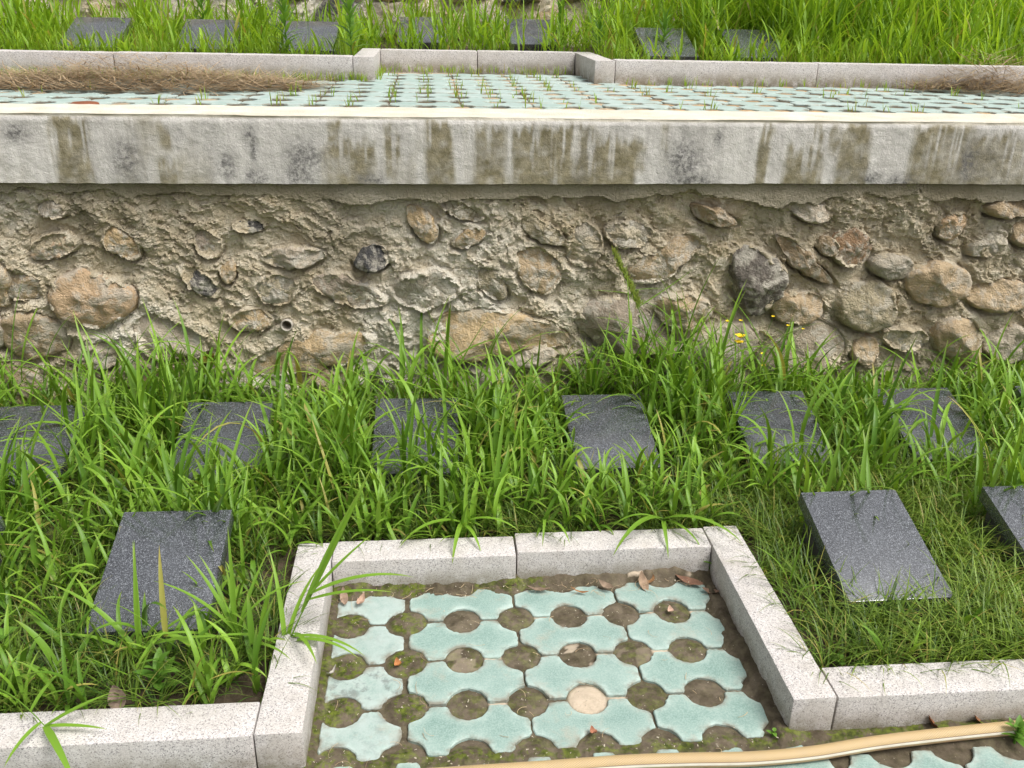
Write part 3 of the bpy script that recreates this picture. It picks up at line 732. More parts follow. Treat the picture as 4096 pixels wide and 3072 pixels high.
# upper kerb
uk = thing('granite_kerb', 'speckled grey granite kerb along the upper terrace, below the bright grass', 'kerb')
kerb(uk, [(-1.52, -.362, 4.905, 5.01), (-3.0, -1.526, 4.91, 5.015), (-.358, -.252, 4.905, 5.66), (-.249, .300, 5.55, 5.655), (.304, .868, 5.552, 5.657), (.872, .977, 4.90, 5.66), (.981, 2.06, 4.905, 5.01), (2.064, 3.1, 4.91, 5.015), (3.104, 4.2, 4.912, 5.017)], ZC, ZC+.110)
USZ = ZC+.075
x, y, F = grid(np.arange(-3.4, 4.6, .05), np.arange(4.99, 7.0, .05))
cx_ = x[F].mean(1); cy_ = y[F].mean(1)
F = F[~((cx_ > -.31) & (cx_ < .93) & (cy_ < 5.61))]
tag(obj('bed_soil', mesh_np('bed_soil', np.stack([x, y, USZ+.02*fbm(x*5, y*5, 3, 1)], -1), F), MS), kind='structure')
for (pxl, txt, g) in ((220, 'dark grave slab seen through bright grass above the straw heap', None), (690, 'clearest dark grave slab standing in the bright upper grass', None), (1110, 'dark grave slab beside tall leafy weeds behind the upper kerb joint', None), (2590, None, 1), (2950, None, 1)):
    q = hit(pxl, 165, 1, 5.32)
    slab(q[0], 5.32, ZC+.112, rad(20), txt or 'dark grave slab nearly hidden in tall bright grass beyond the upper recess', 'upper slabs beyond the recess' if g else None)
for pxl in (1590, 2045):
    q = hit(pxl, 150, 1, 6.0)
    slab(q[0], 6.02, ZC+.13, rad(20), 'dark grave slab hidden in bright grass directly behind the upper recess', 'upper slabs behind the recess')
# upper wall
uw = thing('retaining_wall', 'second rubble retaining wall glimpsed behind the bright upper grass', 'wall')
us = []
rr_ = random.Random(11)
xc = -3.3
while xc < 4.4:
    for zc_ in (1.42, 1.66, 1.92):
        w_ = rr_.uniform(.13, .22); th = np.linspace(-np.pi, np.pi, 9, endpoint=False)
        r = np.array([rr_.uniform(.75, 1.1) for _ in th])*np.hypot(w_*np.cos(th), .105*np.sin(th))
        us.append((np.array([xc+rr_.uniform(-.06, .06)+(.15 if zc_ == 1.66 else 0), zc_+rr_.uniform(-.03, .03)]), th, r, rr_.choice([PAL, TAN, PAL, GRY, OCH, (.12, .12, .12)]), rr_.uniform(0, .3), .07))
    xc += .38
rubble_wall(uw, us, (-3.6, 4.8), (1.22, 2.2), 6.9, .02, band=False, seed=3)
# ------------------------------------------------------------------ grass
def ribbons(base, az, lean, curv, length, width, nseg, fold=0.0, tone=None, dry=None, tipdry=0.0, twist=None, prof=0):
    """blades: returns verts, quads, tone, dry (all numpy); two or three verts across"""
    N = len(az); K = 3 if fold else 2
    s = np.linspace(0, 1, nseg+1)
    mid = (s[:-1]+s[1:])/2
    th = lean[:, None]+curv[:, None]*mid[None, :]**1.25
    a = az[:, None]+(twist[:, None]*mid[None, :] if twist is not None else 0*mid[None, :])
    st = np.stack([np.sin(th)*np.cos(a), np.sin(th)*np.sin(a), np.cos(th)], -1)*(length[:, None, None]/nseg)
    pos = np.concatenate([np.zeros((N, 1, 3)), np.cumsum(st, 1)], 1)+base[:, None, :]
    tan = np.concatenate([st[:, :1], st[:, 1:]+st[:, :-1], st[:, -1:]], 1); tan /= np.linalg.norm(tan, axis=-1, keepdims=True)
    aa = np.concatenate([a[:, :1], a], 1)
    side = np.stack([-np.sin(aa), np.cos(aa), 0*aa], -1)
    nor = np.cross(side, tan)
    if prof == 0: w = np.minimum(1, .62+s*2.2)*np.clip(1-s**2.4, 0, 1)**.9
    elif prof == 1: w = np.sin(np.pi*np.clip(s*.97+.03, 0, 1)**.75)**.8+.03        # lanceolate
    else: w = np.clip(1-s, 0, 1)**.35*.9+.1                                           # stem
    hw = (width[:, None]*w[None, :]/2)[..., None]
    if K == 2: vv = np.stack([pos-side*hw, pos+side*hw], 2)
    else: vv = np.stack([pos-side*hw-nor*hw*fold, pos, pos+side*hw-nor*hw*fold], 2)
    V = vv.reshape(-1, 3)
    idx = np.arange(N*(nseg+1)*K).reshape(N, nseg+1, K)
    q = np.stack([idx[:, :-1, :-1], idx[:, :-1, 1:], idx[:, 1:, 1:], idx[:, 1:, :-1]], -1).reshape(-1, 4)
    T = np.repeat((tone if tone is not None else rng.random(N))[:, None], (nseg+1)*K, 1).ravel()
    dv = (dry if dry is not None else np.zeros(N))[:, None]+tipdry*sm(.7, 1.0, s)[None, :]
    Dr = np.repeat(dv[:, :, None], K, 2).ravel()
    return V, q, T, np.clip(Dr, 0, 1), pos
class Acc:
    def __init__(s): s.v = []; s.f = []; s.t = []; s.d = []; s.n = 0
    def add(s, r): s.v.append(r[0]); s.f.append(r[1]+s.n); s.t.append(r[2]); s.d.append(r[3]); s.n += len(r[0])
    def build(s, name, mat, parent=None): return obj(name, mesh_np(name, np.concatenate(s.v), np.concatenate(s.f), True, {'tone': np.concatenate(s.t), 'dry': np.concatenate(s.d)}), mat, parent)
def U(a, b, n): return rng.uniform(a, b, n)
def in_slab(x, y, pad=.0):
    m = np.zeros(len(x), bool)
    for (xl, yf, t, zf) in slabs: m |= (x > xl-pad) & (x < xl+SLW+pad) & (y > yf-pad) & (y < yf+SLL*math.cos(t)+pad)
    return m
def shoots(acc, bx, by, bz, hgt, leaf_len, leaf_w, nleaf, nseg, lean_sd=.2, droop=1.0, toneb=0.0, fold=.35, culm=True, gaz=None):
    """grass plants: a thin culm with alternate arching leaves"""
    N = len(bx); az = U(0, 2*np.pi, N) if gaz is None else gaz+rng.normal(0, .9, N); lean = np.abs(rng.normal(0, lean_sd, N)); base = np.stack([bx, by, bz], -1)
    tone = np.clip(rng.normal(.45+toneb, .28, N), 0, 1)
    if culm:
        r = ribbons(base, az, lean, U(0, .3, N), hgt, np.full(N, .0038), 3, 0, tone*.9, None, 0, None, 2); acc.add(r)
    dirv = np.stack([np.sin(lean)*np.cos(az), np.sin(lean)*np.sin(az), np.cos(lean)], -1)
    a0 = U(0, 2*np.pi, N)
    for j in range(nleaf):
        fr = (.08+.92*(j+rng.random(N)*.5)/nleaf)
        lb = base+dirv*(hgt*fr)[:, None]
        la = a0+np.pi*j+rng.normal(0, .5, N)
        up = j == nleaf-1
        ll = leaf_len*U(.6, 1.15, N)*(.75+.4*fr); lw = leaf_w*U(.7, 1.2, N)
        keepm = rng.random(N) < .93
        r = ribbons(lb[keepm], la[keepm], (U(.08, .35, N) if up else U(.25, .75, N))[keepm], (droop*np.abs(rng.normal(.95, .5, N)))[keepm], ll[keepm], lw[keepm], nseg, fold,
                    np.clip(tone+rng.normal(0, .13, N), 0, 1)[keepm], (rng.random(N) < .04)[keepm]*.8, .30*(1), rng.normal(0, .35, N)[keepm])
        acc.add(r)
def scatter(n, x0, x1, y0, y1, dens):
    x = U(x0, x1, n); y = U(y0, y1, n); k = rng.random(n) < dens(x, y); return x[k], y[k]
def bed_ok(x, y): return ~((x > -.40) & (x < .95) & (y < 2.36)) & (y > 1.70)
# --- tall grass, lower bed
def d_tall(x, y):
    f = .5+.5*fbm(x*3.2, y*3.2, 3, 2)
    d_ = sm(2.30, 2.42, y)*(.50+.9*f)
    d_ *= 1-.45*sm(.95, 1.4, x)*sm(3.0, 2.6, y)
    left = (x < -.40)*sm(2.6, 2.3, y)*(.30+.50*f)*(1-.4*sm(-1.0, -.6, x))
    d_ = np.maximum(d_, left)
    d_ = np.where((x > .9) & (y < 2.5), .06*f, d_)
    d_ *= (1-.35*sm(3.2, 3.35, y))
    return d_*bed_ok(x, y)*~in_slab(x, y, .010)
acc = Acc()
x, y = scatter(5000, -2.3, 3.1, 1.70, 3.40, d_tall)
hh = (.13+.14*rng.random(len(x)))*(.75+.4*sm(2.4, 2.9, y))*(1-.25*sm(1.0, 1.6, x))*(.8+.5*fbm(x*2.2, y*2.2, 2, 5))
hh = np.where(y < 2.35, hh*.75, hh)
nn = len(x)
shoots(acc, x, y, np.full(nn, SOILZ-.015), hh, np.clip(hh*1.55, .15, .38), U(.009, .019, nn), 4, 8, .28, 1.05, 0.0)
for (sx0, sx1, n, hb) in ((-.88, -.56, 22, .20), (1.12, 1.42, 8, .13), (1.70, 2.0, 16, .2), (-1.5, -1.2, 14, .2)):
    shoots(acc, U(sx0, sx1, n), U(2.335, 2.40, n), np.full(n, SOILZ-.015), U(.6, 1.1, n)*hb, U(.22, .34, n), U(.010, .018, n), 4, 8, .2, .8, 0.0)
tall = acc.build('tall_grass', L_TALL)
tag(tall, 'tall broad-bladed green grass filling the lower bed around the slabs', 'grass', kind='stuff')
# --- mondo grass, lower bed
def d_mondo(x, y):
    f = .5+.5*fbm(x*4.5+3, y*4.5, 3, 6)
    d_ = .35+.7*f
    d_ = np.where((x > .9) & (y < 2.75), .8+.5*f, d_)
    return d_*bed_ok(x, y)*~in_slab(x, y, .008)
acc = Acc()
x, y = scatter(5200, -2.2, 3.0, 1.715, 3.38, d_mondo)
for rep in range(15):
    n = len(x); aa = U(0, 2*np.pi, n); o = np.abs(rng.normal(0, .012, n))
    base = np.stack([x+o*np.cos(aa), y+o*np.sin(aa), np.full(n, SOILZ-.012)], -1)
    right = sm(.9, 1.3, x)
    dry = (rng.random(n) < .07)*U(.4, 1, n)
    acc.add(ribbons(base, aa, U(.05, .75, n), U(.7, 2.0, n), U(.09, .19, n)*(1+.12*right), U(.0024, .0042, n)*(1+.2*right), 6, 0, np.clip(rng.normal(.30, .22, n)+.55*right*rng.random(n), 0, 1), dry, .3, rng.normal(0, .4, n)))
mondo = acc.build('mondo_grass', L_MONDO)
tag(mondo, 'low arching thin-bladed mondo grass covering the lower bed', 'grass', kind='stuff')
# --- grass, upper bed
def d_up(x, y):
    f = .5+.5*fbm(x*2.6+1, y*2.6, 3, 3)
    ok = ~((x > -.37) & (x < .99) & (y < 5.69)) & (y > 5.03)
    return (.30+.8*f+.4*sm(1.3, 2.2, x))*(1-.5*sm(5.6, 5.9, y)*sm(1.6, 1.0, x))*ok*(1-.45*sm(5.35, 5.25, y))*~in_slab(x, y, .03)
acc = Acc()
x, y = scatter(5600, -3.0, 4.2, 5.03, 6.75, d_up)
nn = len(x)
hh = (.14+.16*rng.random(nn))*(.7+.5*sm(5.1, 5.8, y))*(1+.55*sm(1.2, 2.4, x))*(.85+.6*fbm(x*1.7, y*1.7, 3, 5))
hh = np.where(y < 5.35, hh*.6, hh)*(1-.38*sm(1.5, .9, x)*sm(5.6, 5.8, y))
shoots(acc, x, y, np.full(nn, USZ-.01), hh, np.clip(hh*1.25, .10, .5), U(.008, .018, nn), 4, 5, .16, .62, .05, fold=.3)
x, y = scatter(5200, -3.0, 4.0, 5.02, 6.2, lambda a, b: d_up(a, b)*sm(6.2, 5.2, b))
for rep in range(5):
    n = len(x); aa = U(0, 2*np.pi, n); base = np.stack([x+rng.normal(0, .012, n), y+rng.normal(0, .012, n), np.full(n, USZ-.01)], -1)
    acc.add(ribbons(base, aa, U(.0, .5, n), U(.1, 1.2, n), U(.08, .2, n), U(.002, .004, n), 4, 0, np.clip(rng.normal(.55, .2, n), 0, 1), (rng.random(n) < .14)*U(.3, 1, n), .2, None))
upg = acc.build('upper_grass', L_UP)
tag(upg, 'bright tall grass filling the upper bed behind the upper kerb', 'grass', kind='stuff')
# --- sprouts in the terrace holes and along the upper kerb
acc = Acc()
hx = []; hy = []
for (a, b) in up_holes:
    p_ = .65 if -.6 < a < .6 else .3
    if random.random() < p_:
        for _ in range(random.randint(1, 5)): hx.append(a+random.gauss(0, .018)); hy.append(b+random.gauss(0, .012))
for _ in range(420):
    a = random.uniform(-2.2, -.3); hx.append(a); hy.append(4.897-abs(random.gauss(0, .012)))
for _ in range(90): hx.append(random.uniform(-.25, .86)); hy.append(5.54-abs(random.gauss(0, .012)))
for _ in range(60): hx.append(random.uniform(1.0, 2.8)); hy.append(4.895-abs(random.gauss(0, .01)))
for _ in range(40): hx.append(-.246+abs(random.gauss(0, .012))); hy.append(random.uniform(4.92, 5.5))
hx = np.array(hx); hy = np.array(hy); n = len(hx)
for rep in range(2):
    acc.add(ribbons(np.stack([hx, hy, np.full(n, ZC-.008)], -1), U(0, 6.28, n), U(0, .4, n), U(0, .7, n), U(.02, .065, n), U(.0025, .005, n), 4, 0, U(.3, 1, n), (rng.random(n) < .25)*U(.3, 1, n), .3, None))
tag(acc.build('grass_sprouts', L_UP), 'small grass sprouts growing from the terrace paving holes and kerb foot', 'grass', kind='stuff')
# ------------------------------------------------------------------ individual plants
def part_ribbon(name, mat, parent, base, az, lean, curv, length, width, nseg=9, fold=.3, tone=.5, dry=0., tipdry=.2, prof=0, twist=0.):
    a = np.array
    r = ribbons(a([base], float), a([az], float), a([lean], float), a([curv], float), a([length], float), a([width], float), nseg, fold, a([tone], float), a([dry], float), tipdry, a([twist], float), prof)
    return obj(name, mesh_np(name, r[0], r[1], True, {'tone': r[2], 'dry': r[3]}), mat, parent)
def stem_tube(parent, pts, r0, r1, mat, name='stem', tone=.3):
    n = len(pts); me = tube(name, pts, [r0+(r1-r0)*i/(n-1) for i in range(n)], 6)
    for nm, v_ in (('tone', tone), ('dry', 0.)):
        at_ = me.attributes.new(nm, 'FLOAT', 'POINT'); at_.data.foreach_set('value', np.full(len(me.vertices), v_, np.float32))
    return obj(name, me, mat, parent)
def grass_plant(label, loc, culm, leaves, tone=.5, group=None, name='grass_plant', r=.0026):
    """culm: list of points relative to loc; leaves: (fraction, az deg, lean deg, curve deg, length, width)"""
    t = thing(name, label, 'grass', loc, 0, group)
    stem_tube(t, culm, r, r*.45, L_TALL, tone=tone*.8)
    cp = [Vector(c_) for c_ in culm]
    for (fr, az, ln, cv, L_, w_) in leaves:
        q = fr*(len(cp)-1); i_ = min(int(q), len(cp)-2); b = cp[i_].lerp(cp[i_+1], q-i_)
        part_ribbon('leaf', L_TALL, t, b, rad(az), rad(ln), rad(cv), L_, w_, tone=tone+random.uniform(-.1, .15), twist=random.uniform(-.3, .3))
    return t
def arc(p0, p1, sag=0., n=8):
    p0, p1 = Vector(p0), Vector(p1); return [p0.lerp(p1, i/n)+Vector((0, 0, sag*4*(i/n)*(1-i/n))) for i in range(n+1)]
# the tall seeding stalk against the wall
b = hit(2640, 1690, 1, 3.16); top = hit(2452, 1005, 1, 3.22); mid = hit(2575, 1290, 1, 3.19)
b = np.array([b[0], 3.16, .05]); cul = [tuple(np.array(p)-b) for p in (b, b*.6+mid*.4+np.array([.008, 0, 0]), mid, mid*.55+top*.45+np.array([.006, 0, 0]), top)]
t = grass_plant('single tall grass stalk with a feathery seed head standing against the rubble wall', tuple(b), cul,
    [(.45, 165, 55, 40, .22, .011), (.62, 10, 60, -10, .26, .010), (.72, 175, 80, 15, .16, .008), (.75, 15, 85, 10, .13, .006), (.3, 20, 30, 60, .25, .012), (.2, 190, 35, 70, .24, .012)], .35)
acc = Acc(); cp = [Vector(c_) for c_ in cul]
ns = 260; fr = U(.62, 1.0, ns)
pts = []
for q in fr:
    u_ = q*(len(cp)-1); i_ = min(int(u_), len(cp)-2); pts.append(cp[i_].lerp(cp[i_+1], u_-i_))
pts = np.array(pts)
acc.add(ribbons(pts, U(0, 6.28, ns), U(.2, .8, ns), U(-.3, .4, ns), U(.03, .065, ns)*(1.3-fr), U(.005, .009, ns), 3, 0, rng.random(ns), rng.random(ns)*.3, 0, None, 1))
acc.add(ribbons(pts+rng.normal(0, .005, pts.shape), U(0, 6.28, ns), U(.1, .5, ns), U(-.2, .3, ns), U(.012, .03, ns), U(.002, .0045, ns), 3, 0, rng.random(ns), rng.random(ns)*.3, 0, None, 1))
acc.build('seed_head', M_SEED, t)
# runner lying over the front kerb stone
b = hit(-60, 2760, 2, .10); e = hit(640, 2870, 2, .118)
b[2] = .11
grass_plant('purple-stemmed crabgrass runner lying across the front kerb stone', tuple(b), [tuple(p) for p in arc((0, 0, 0), tuple(hit(180, 2905, 2, .125)-b), .03)],
    [(1, 25, 70, 30, .15, .012), (1, 0, 88, 8, .135, .011), (1, -55, 75, 45, .21, .017), (.95, -110, 80, 40, .12, .011), (.8, 60, 50, 60, .12, .01)], .42)
# bundle leaning over the side kerb stone
b = hit(1130, 2600, 2, .07); b[2] = .055; e = hit(1420, 2050, 1, b[1]+.16)
grass_plant('grass bundle leaning over the side kerb stone with one long upright blade', tuple(b), [tuple(p) for p in arc((0, 0, 0), (.075, .03, .16), 0)],
    [(.8, 38, 36, 3, .40, .021), (.7, 45, 33, 6, .34, .015), (1, 25, 50, 20, .22, .012), (1, 0, 62, 50, .27, .017), (.9, -5, 70, 35, .22, .013), (.3, -20, 70, 40, .22, .013), (.2, -30, 55, 70, .22, .014), (.1, 200, 40, 60, .24, .014), (.35, -60, 55, 60, .18, .013), (.1, 100, 20, 30, .26, .013), (.1, 60, 25, 50, .24, .013)], .55)
# plants hanging over the back kerb stone
for (px_, py_, lab, lv) in (
  (1850, 2120, 'grass leaves drooping over the back kerb stone of the recess, beside its joint', [(1, 205, 60, 75, .24, .017), (1, 258, 65, 85, .19, .016), (1, -25, 55, 70, .2, .014), (.8, -70, 60, 80, .16, .013)]),
  (2640, 2105, 'pair of long grass leaves arching down over the back kerb stone near the corner', [(1, 222, 58, 68, .31, .021), (1, -45, 56, 70, .28, .021), (.9, 255, 65, 85, .18, .014), (.9, -60, 65, 80, .18, .012), (.8, 190, 50, 90, .2, .012)]),
  (2170, 2120, 'narrow bright grass shoot rooted at the back kerb joint', [(1, 265, 35, 130, .16, .011), (1, -60, 50, 80, .17, .012), (.8, 200, 30, 50, .14, .009)]),
  (950, 2600, 'leafy grass clump rising in front of the slab near the kerb', [(.3, 100, 15, 20, .22, .012), (.5, 60, 25, 30, .24, .013), (.7, 140, 28, 25, .24, .013), (.9, 20, 35, 60, .22, .012), (.4, 200, 45, 60, .24, .013), (1, 90, 8, 15, .26, .012), (.3, -30, 50, 60, .20, .012), (.8, 170, 35, 50, .25, .012), (.2, 120, 20, 40, .27, .014)]),
  (560, 2640, 'grass clump growing at the lower corner of the slab', [(.2, 95, 20, 30, .3, .014), (.4, 150, 40, 40, .3, .015), (.5, 10, 45, 50, .26, .013), (.9, 80, 10, 20, .25, .012), (.6, -20, 60, 30, .3, .013), (.3, 170, 50, 60, .25, .013)]),
):
    q = hit(px_, py_, 2, .08); q[2] = .055
    hc = .07 if py_ < 2300 else .09
    grass_plant(lab, tuple(q), [tuple(p) for p in arc((0, 0, 0), (0, -.03 if py_ < 2300 else .01, hc), 0, 4)], lv, .5)
# broad-leaved weeds
def weed(label, loc, h, nl, L_, w_, lean=(35, 70), top=True, name='leafy_weed', group=None, tilt=(0, 0), curve=(10, 60)):
    t = thing(name, label, 'weed', loc, 0, group)
    stem_tube(t, [(tilt[0]*k/5*h, tilt[1]*k/5*h, h*k/5) for k in range(6)], .0035, .002, L_WEED)
    for i in range(nl):
        fr = .2+.8*i/(nl-1); az = 137.5*i+random.uniform(-15, 15)
        ln = lean[1]+(lean[0]-lean[1])*fr
        sz = (1-.35*abs(fr-.6))*(1 if fr < .9 else .8)
        part_ribbon('leaf', L_WEED, t, (tilt[0]*h*fr, tilt[1]*h*fr, h*fr), rad(az), rad(ln), rad(random.uniform(*curve)), L_*sz*random.uniform(.85, 1.1), w_*random.uniform(.85, 1.1), 7, .25, random.uniform(.3, .8), 0, 0, 1)
    return t
for (px_, top_, yd, h, nl, lab) in ((1140, 20, 5.12, .28, 22, 'bushy leafy weed in front of a slab in the upper bed'), (1400, 10, 5.1, .33, 26, 'tallest narrow-leaved weed at the upper kerb end'),
        (815, 0, 6.1, .30, 18, 'leafy weed poking up by the far wall between upper slabs'), (2240, 20, 6.0, .26, 18, 'leafy weed rosette behind the upper recess'), (2400, 50, 5.78, .22, 18, 'leafy weed rosette close to the upper recess corner'),
        (2660, 55, 5.5, .22, 16, 'leafy weed rosette beyond the corner of the upper recess'), (2880, 20, 5.9, .28, 18, 'leafy weed in the upper bed under the dark wall stone'), (80, 20, 6.0, .30, 22, 'dark leafy weed at the end of the upper bed')):
    q = hit(px_, 100, 1, yd)
    weed(lab, (q[0], yd, USZ-.01), h*1.05, int(nl*1.4), .12, .021, (15, 75))
q = hit(3740, 60, 1, 5.6); weed('round-leaved weed climbing among the tallest upper grass', (q[0], 5.6, USZ-.01), .34, 9, .05, .034, (60, 80))
q = hit(640, 2745, 2, .07); weed('bright broad-leaved seedling in the bed by the front kerb', (q[0], q[1], .05), .07, 9, .075, .026, (25, 80))
q = hit(5, 2640, 2, .07); weed('broad yellow-green leaf plant at the edge of the grassy bed', (q[0]-.02, q[1], .05), .09, 6, .075, .04, (45, 80))
q = hit(2880, 2290, 2, 0.0); weed('small green seedling in the back corner of the recess', (q[0]-.02, q[1]-.02, .0), .05, 8, .055, .013, (30, 75), curve=(20, 70))
q = hit(4060, 2960, 2, 0.0); weed('small leafy weed growing in the paving beside the hose', (q[0], q[1], -.01), .05, 14, .042, .016, (30, 85))
q = hit(3190, 2940, 2, 0.0); weed('tiny seedling at the foot of the kerb corner', (q[0]-.06, q[1], .0), .015, 4, .018, .011, (60, 80))
q = hit(3372, 2655, 2, .08); weed('tiny clover-like seedling in the inner kerb corner of the bed', (q[0], q[1]+.02, .06), .02, 4, .026, .017, (60, 80))
# yellow flowers
def flower_plant(label, loc, pts):
    t = thing('yellow_flower', label, 'flower', loc)
    L0 = Vector(loc)
    for (px_, py_, yy, r_) in pts:
        e = Vector(hit(px_, py_, 1, yy))-L0
        m_ = e*.5+Vector((random.uniform(-.02, .02), 0, .03))
        st = stem_tube(t, [(0, 0, 0), tuple(m_*.6), tuple(m_), tuple(e*.8+m_*.2), tuple(e)], .0014, .0007, L_WEED)
        for k in range(5):
            part_ribbon('petal', M_YEL, st, tuple(e), 2*math.pi*k/5+random.random()*.3, rad(40), rad(50), r_*1.7, r_*1.4, 4, .2, prof=1)
b = hit(2975, 1640, 1, 3.25)
flower_plant('thin-stemmed weed with small yellow flowers before the rubble wall', (b[0], 3.25, .05), [(2960, 1352, 3.28, .016), (2955, 1375, 3.27, .014), (3052, 1466, 3.24, .008), (3050, 1418, 3.26, .007), (2962, 1285, 3.3, .006), (2910, 1288, 3.3, .007), (3092, 1269, 3.3, .006), (3152, 1305, 3.3, .006), (3212, 1318, 3.3, .005)])
# ------------------------------------------------------------------ dead leaves
def leaf_mesh(L_, w_, curl, fold, seed):
    r_ = random.Random(seed); n, m = 9, 5; v = []; f = []
    for i in range(n):
        s_ = i/(n-1); ww = w_/2*(math.sin(math.pi*min(1, s_*.95+.03)**.85)**.9+.02)
        for j in range(m):
            u_ = (j/(m-1)-.5)*2
            v.append((ww*u_*math.cos(fold*abs(u_)), L_*(s_-.5), abs(u_)*ww*math.sin(fold)+curl*((s_-.5)**2)*4+r_.uniform(-.0015, .0015)))
    for i in range(n-1):
        for j in range(m-1): f.append((i*m+j, i*m+j+1, (i+1)*m+j+1, (i+1)*m+j))
    me = mesh_py('dead_leaf', v, f, True); return me
for i, (px_, py_, L_, w_, col, rz, lab, z_, tx) in enumerate((
  (2568, 2330, .062, .034, (.40, .28, .19), .3, 'curled tan dead leaf upright against the back of the recess', .012, .7),
  (2600, 2320, .045, .036, (.42, .23, .11), -.5, 'orange-brown dead leaf tucked beside the curled one in the recess', .008, .3),
  (2665, 2312, .055, .018, (.40, .34, .28), 1.3, 'grey shrivelled dead leaf by the back of the recess', .006, .1),
  (2755, 2330, .085, .032, (.24, .13, .085), 1.0, 'long dark brown dead leaf in the back corner of the recess', .008, .05),
  (2840, 2370, .050, .026, (.36, .23, .16), 1.2, 'light brown dead leaf at the tip of the dark brown one', .006, .05),
  (2150, 2362, .070, .020, (.28, .20, .14), 1.45, 'narrow brown dead leaf lying on the mud near the kerb joint', .006, .1),
  (2318, 2368, .055, .010, (.42, .20, .08), 1.2, 'thin rolled orange dead leaf on the teal paver', .006, .1),
  (1445, 2405, .050, .024, (.55, .37, .27), -.3, 'pinkish pale dead leaf on the mossy corner paver', .007, .1),
  (1375, 2390, .055, .026, (.38, .27, .20), .2, 'crumpled brown dead leaf in the mossy corner of the recess', .010, .5),
  (1592, 2658, .028, .022, (.52, .22, .08), .2, 'orange leaf fragment lying in a muddy paver hole', .004, .1),
  (2372, 2930, .022, .020, (.45, .20, .12), .4, 'small red-brown leaf fragment in the front muddy gap', .004, .1),
  (2682, 2445, .026, .020, (.62, .42, .32), .1, 'pale pink leaf fragment in the farthest paver hole', .006, .1),
  (3740, 2910, .07, .03, (.28, .12, .06), 1.4, 'reddish brown dead leaf behind the hose at the kerb foot', .012, .7),
  (3920, 2893, .07, .028, (.30, .14, .07), 1.55, 'reddish brown dead leaf farther along the kerb foot by the hose', .012, .6),
  (2030, 2340, .05, .026, (.20, .12, .09), 1.3, 'dark crumpled dead leaf on the mud below the kerb joint', .006, .1),
  (1330, 2690, .036, .012, (.62, .58, .52), -.6, 'whitish leaf sliver on the pale paver by the side kerb', .004, .05),
  (2420, 2345, .05, .026, (.33, .24, .17), .9, 'broken tan leaf piece on the mud at the back of the recess', .012, .2),
  (1500, 2340, .045, .022, (.30, .21, .15), 1.1, 'dull brown dead leaf by the back kerb over the mossy paver', .012, .2),
  (470, 2795, .06, .045, (.30, .22, .17), .3, 'grey-brown dead leaf leaning on the inside of the front kerb', .03, 1.0),
  (2230, 2090, .05, .03, (.20, .07, .04), 1.2, 'dark red dead leaf on the soil behind the back kerb', .085, .5),
)):
    q = hit(px_, py_, 2, z_ if z_ < .02 else .05)
    if px_ == 470: q = hit(470, 2795, 2, .08)
    tag(obj('dead_leaf', leaf_mesh(L_, w_, .012, .5, i), M_DEAD, None, (q[0], q[1], z_+(.055 if px_ == 470 else 0)), (tx, random.uniform(-.2, .2), rz), (*col, 1)), lab, 'leaf', 'scattered dead leaves')
# pale chips and twigs in the mud
v = []; f = []
for _ in range(330):
    if random.random() < .7:
        hx, hy = random.choice(holes_low); x_ = hx+random.gauss(0, .022); y_ = hy+random.gauss(0, .02)
    else: x_ = random.uniform(-.27, .8); y_ = random.choice([random.uniform(2.18, 2.22), random.uniform(1.54, 1.58), random.uniform(2.17, 2.22)])
    if not (-.28 < x_ < .82 and 1.5 < y_ < 2.22): continue
    s_ = random.uniform(.001, .0038)*random.choice((.7, .8, 1)); a = random.random()*6.28; k = len(v); z_ = .003
    for (u_, w_) in ((-1, -.5), (1, -.35), (.8, .5), (-.7, .4)):
        v.append((x_+s_*(u_*math.cos(a)-w_*math.sin(a)), y_+s_*(u_*math.sin(a)+w_*math.cos(a)), z_-.005+random.uniform(0, .003)+(.012 if y_ > 2.16 or y_ < 1.59 else .002)))
    f.append((k, k+1, k+2, k+3))
tag(obj('debris', mesh_py('debris', v, f), M_CHIP), 'pale chips and husks strewn over the mud between pavers', 'debris', kind='stuff')
acc = Acc(); n = 110
tx_ = U(-.27, .78, n); ty_ = np.where(rng.random(n) < .5, U(2.16, 2.22, n), U(1.53, 2.15, n))
acc.add(ribbons(np.stack([tx_, ty_, np.where(ty_ > 2.15, .012, .004)], -1), U(0, 6.28, n), U(1.35, 1.6, n), U(-.1, .25, n), U(.012, .055, n), U(.0007, .0018, n), 6, 0, rng.random(n), np.zeros(n), 0, rng.normal(0, 1.6, n), 2))
tag(acc.build('twigs', L_STRAW), 'thin dry rootlets and twigs strewn over the lower pavers', 'twigs', kind='stuff')
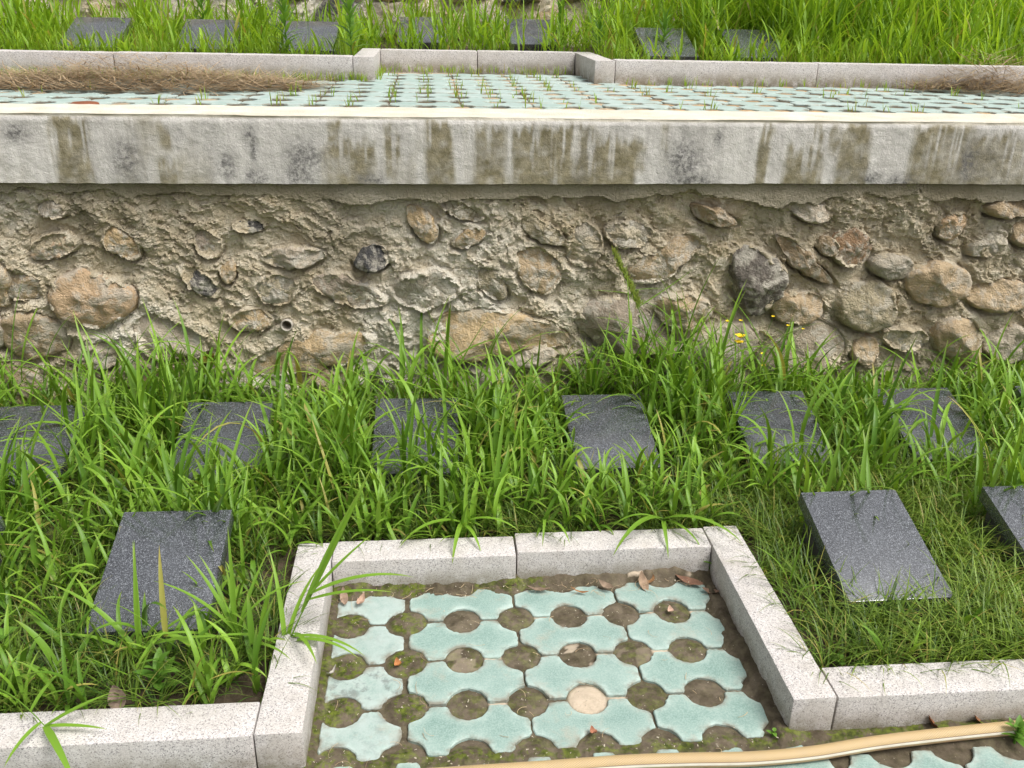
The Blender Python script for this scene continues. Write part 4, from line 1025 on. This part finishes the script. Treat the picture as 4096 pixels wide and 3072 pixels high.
# ------------------------------------------------------------------ hose
hp = [(900, 3190), (1400, 3128), (1900, 3092), (2200, 3072), (2497, 3050), (2750, 3041), (3000, 3036), (3248, 3014), (3495, 2974), (3793, 2938), (4096, 2908), (4400, 2885), (4800, 2860)]
HRAD = .0165
pts = [hit(a, b, 2, HRAD) for a, b in hp]
def catmull(p, k=8):
    p = [np.array(q) for q in p]; out = []
    for i in range(len(p)-1):
        p0, p1, p2, p3 = p[max(i-1, 0)], p[i], p[i+1], p[min(i+2, len(p)-1)]
        for j in range(k):
            t = j/k; out.append(.5*((2*p1)+(-p0+p2)*t+(2*p0-5*p1+4*p2-p3)*t*t+(-p0+3*p1-3*p2+p3)*t**3))
    out.append(p[-1]); return out
path = catmull(pts)
me = tube('garden_hose', path, [HRAD]*len(path), 24, attrs=True)
tag(obj('garden_hose', me, m_hose()), 'cream braided garden hose with a white stripe lying along the front of the kerb', 'hose')
# ------------------------------------------------------------------ straw heaps, rusty lid
def straw(label, cx, cy, rx, ry, h, n):
    acc = Acc(); a = U(0, 6.28, n); r = np.sqrt(rng.random(n)); x = cx+rx*r*np.cos(a); y = cy+ry*r*np.sin(a)
    z = ZC+.003+h*(1-r)**1.2*rng.random(n)
    acc.add(ribbons(np.stack([x, y, z], -1), rng.choice([0, np.pi], n)+rng.normal(0, .55, n), U(1.2, 1.68, n), U(-.25, .5, n), U(.06, .2, n), U(.0035, .007, n), 4, 0, rng.random(n), np.zeros(n), 0, rng.normal(0, .6, n)))
    return tag(acc.build('straw_heap', L_STRAW), label, 'straw')
straw('wide heap of dry brown straw on the terrace paving below the upper kerb', -1.32, 4.50, .85, .36, .13, 5200)
straw('dry straw heap at the far end of the terrace against the upper kerb', 2.92, 4.74, .42, .22, .24, 1500)
q = hit(340, 417, 2, ZC)
v = []; n = 24
for rr, z_ in ((.05, -.006), (.05, .003), (.044, .006), (.012, .005)):
    for j in range(n): v.append((rr*math.cos(2*math.pi*j/n), rr*math.sin(2*math.pi*j/n), z_))
f = [(k*n+j, k*n+(j+1) % n, (k+1)*n+(j+1) % n, (k+1)*n+j) for k in range(3) for j in range(n)]+[tuple(3*n+j for j in range(n))]
tag(obj('rusty_lid', mesh_py('rusty_lid', v, f, True), M_RUST, None, (q[0], q[1], ZC+.001)), 'round rusty metal lid lying on the terrace paving near the coping edge', 'lid')
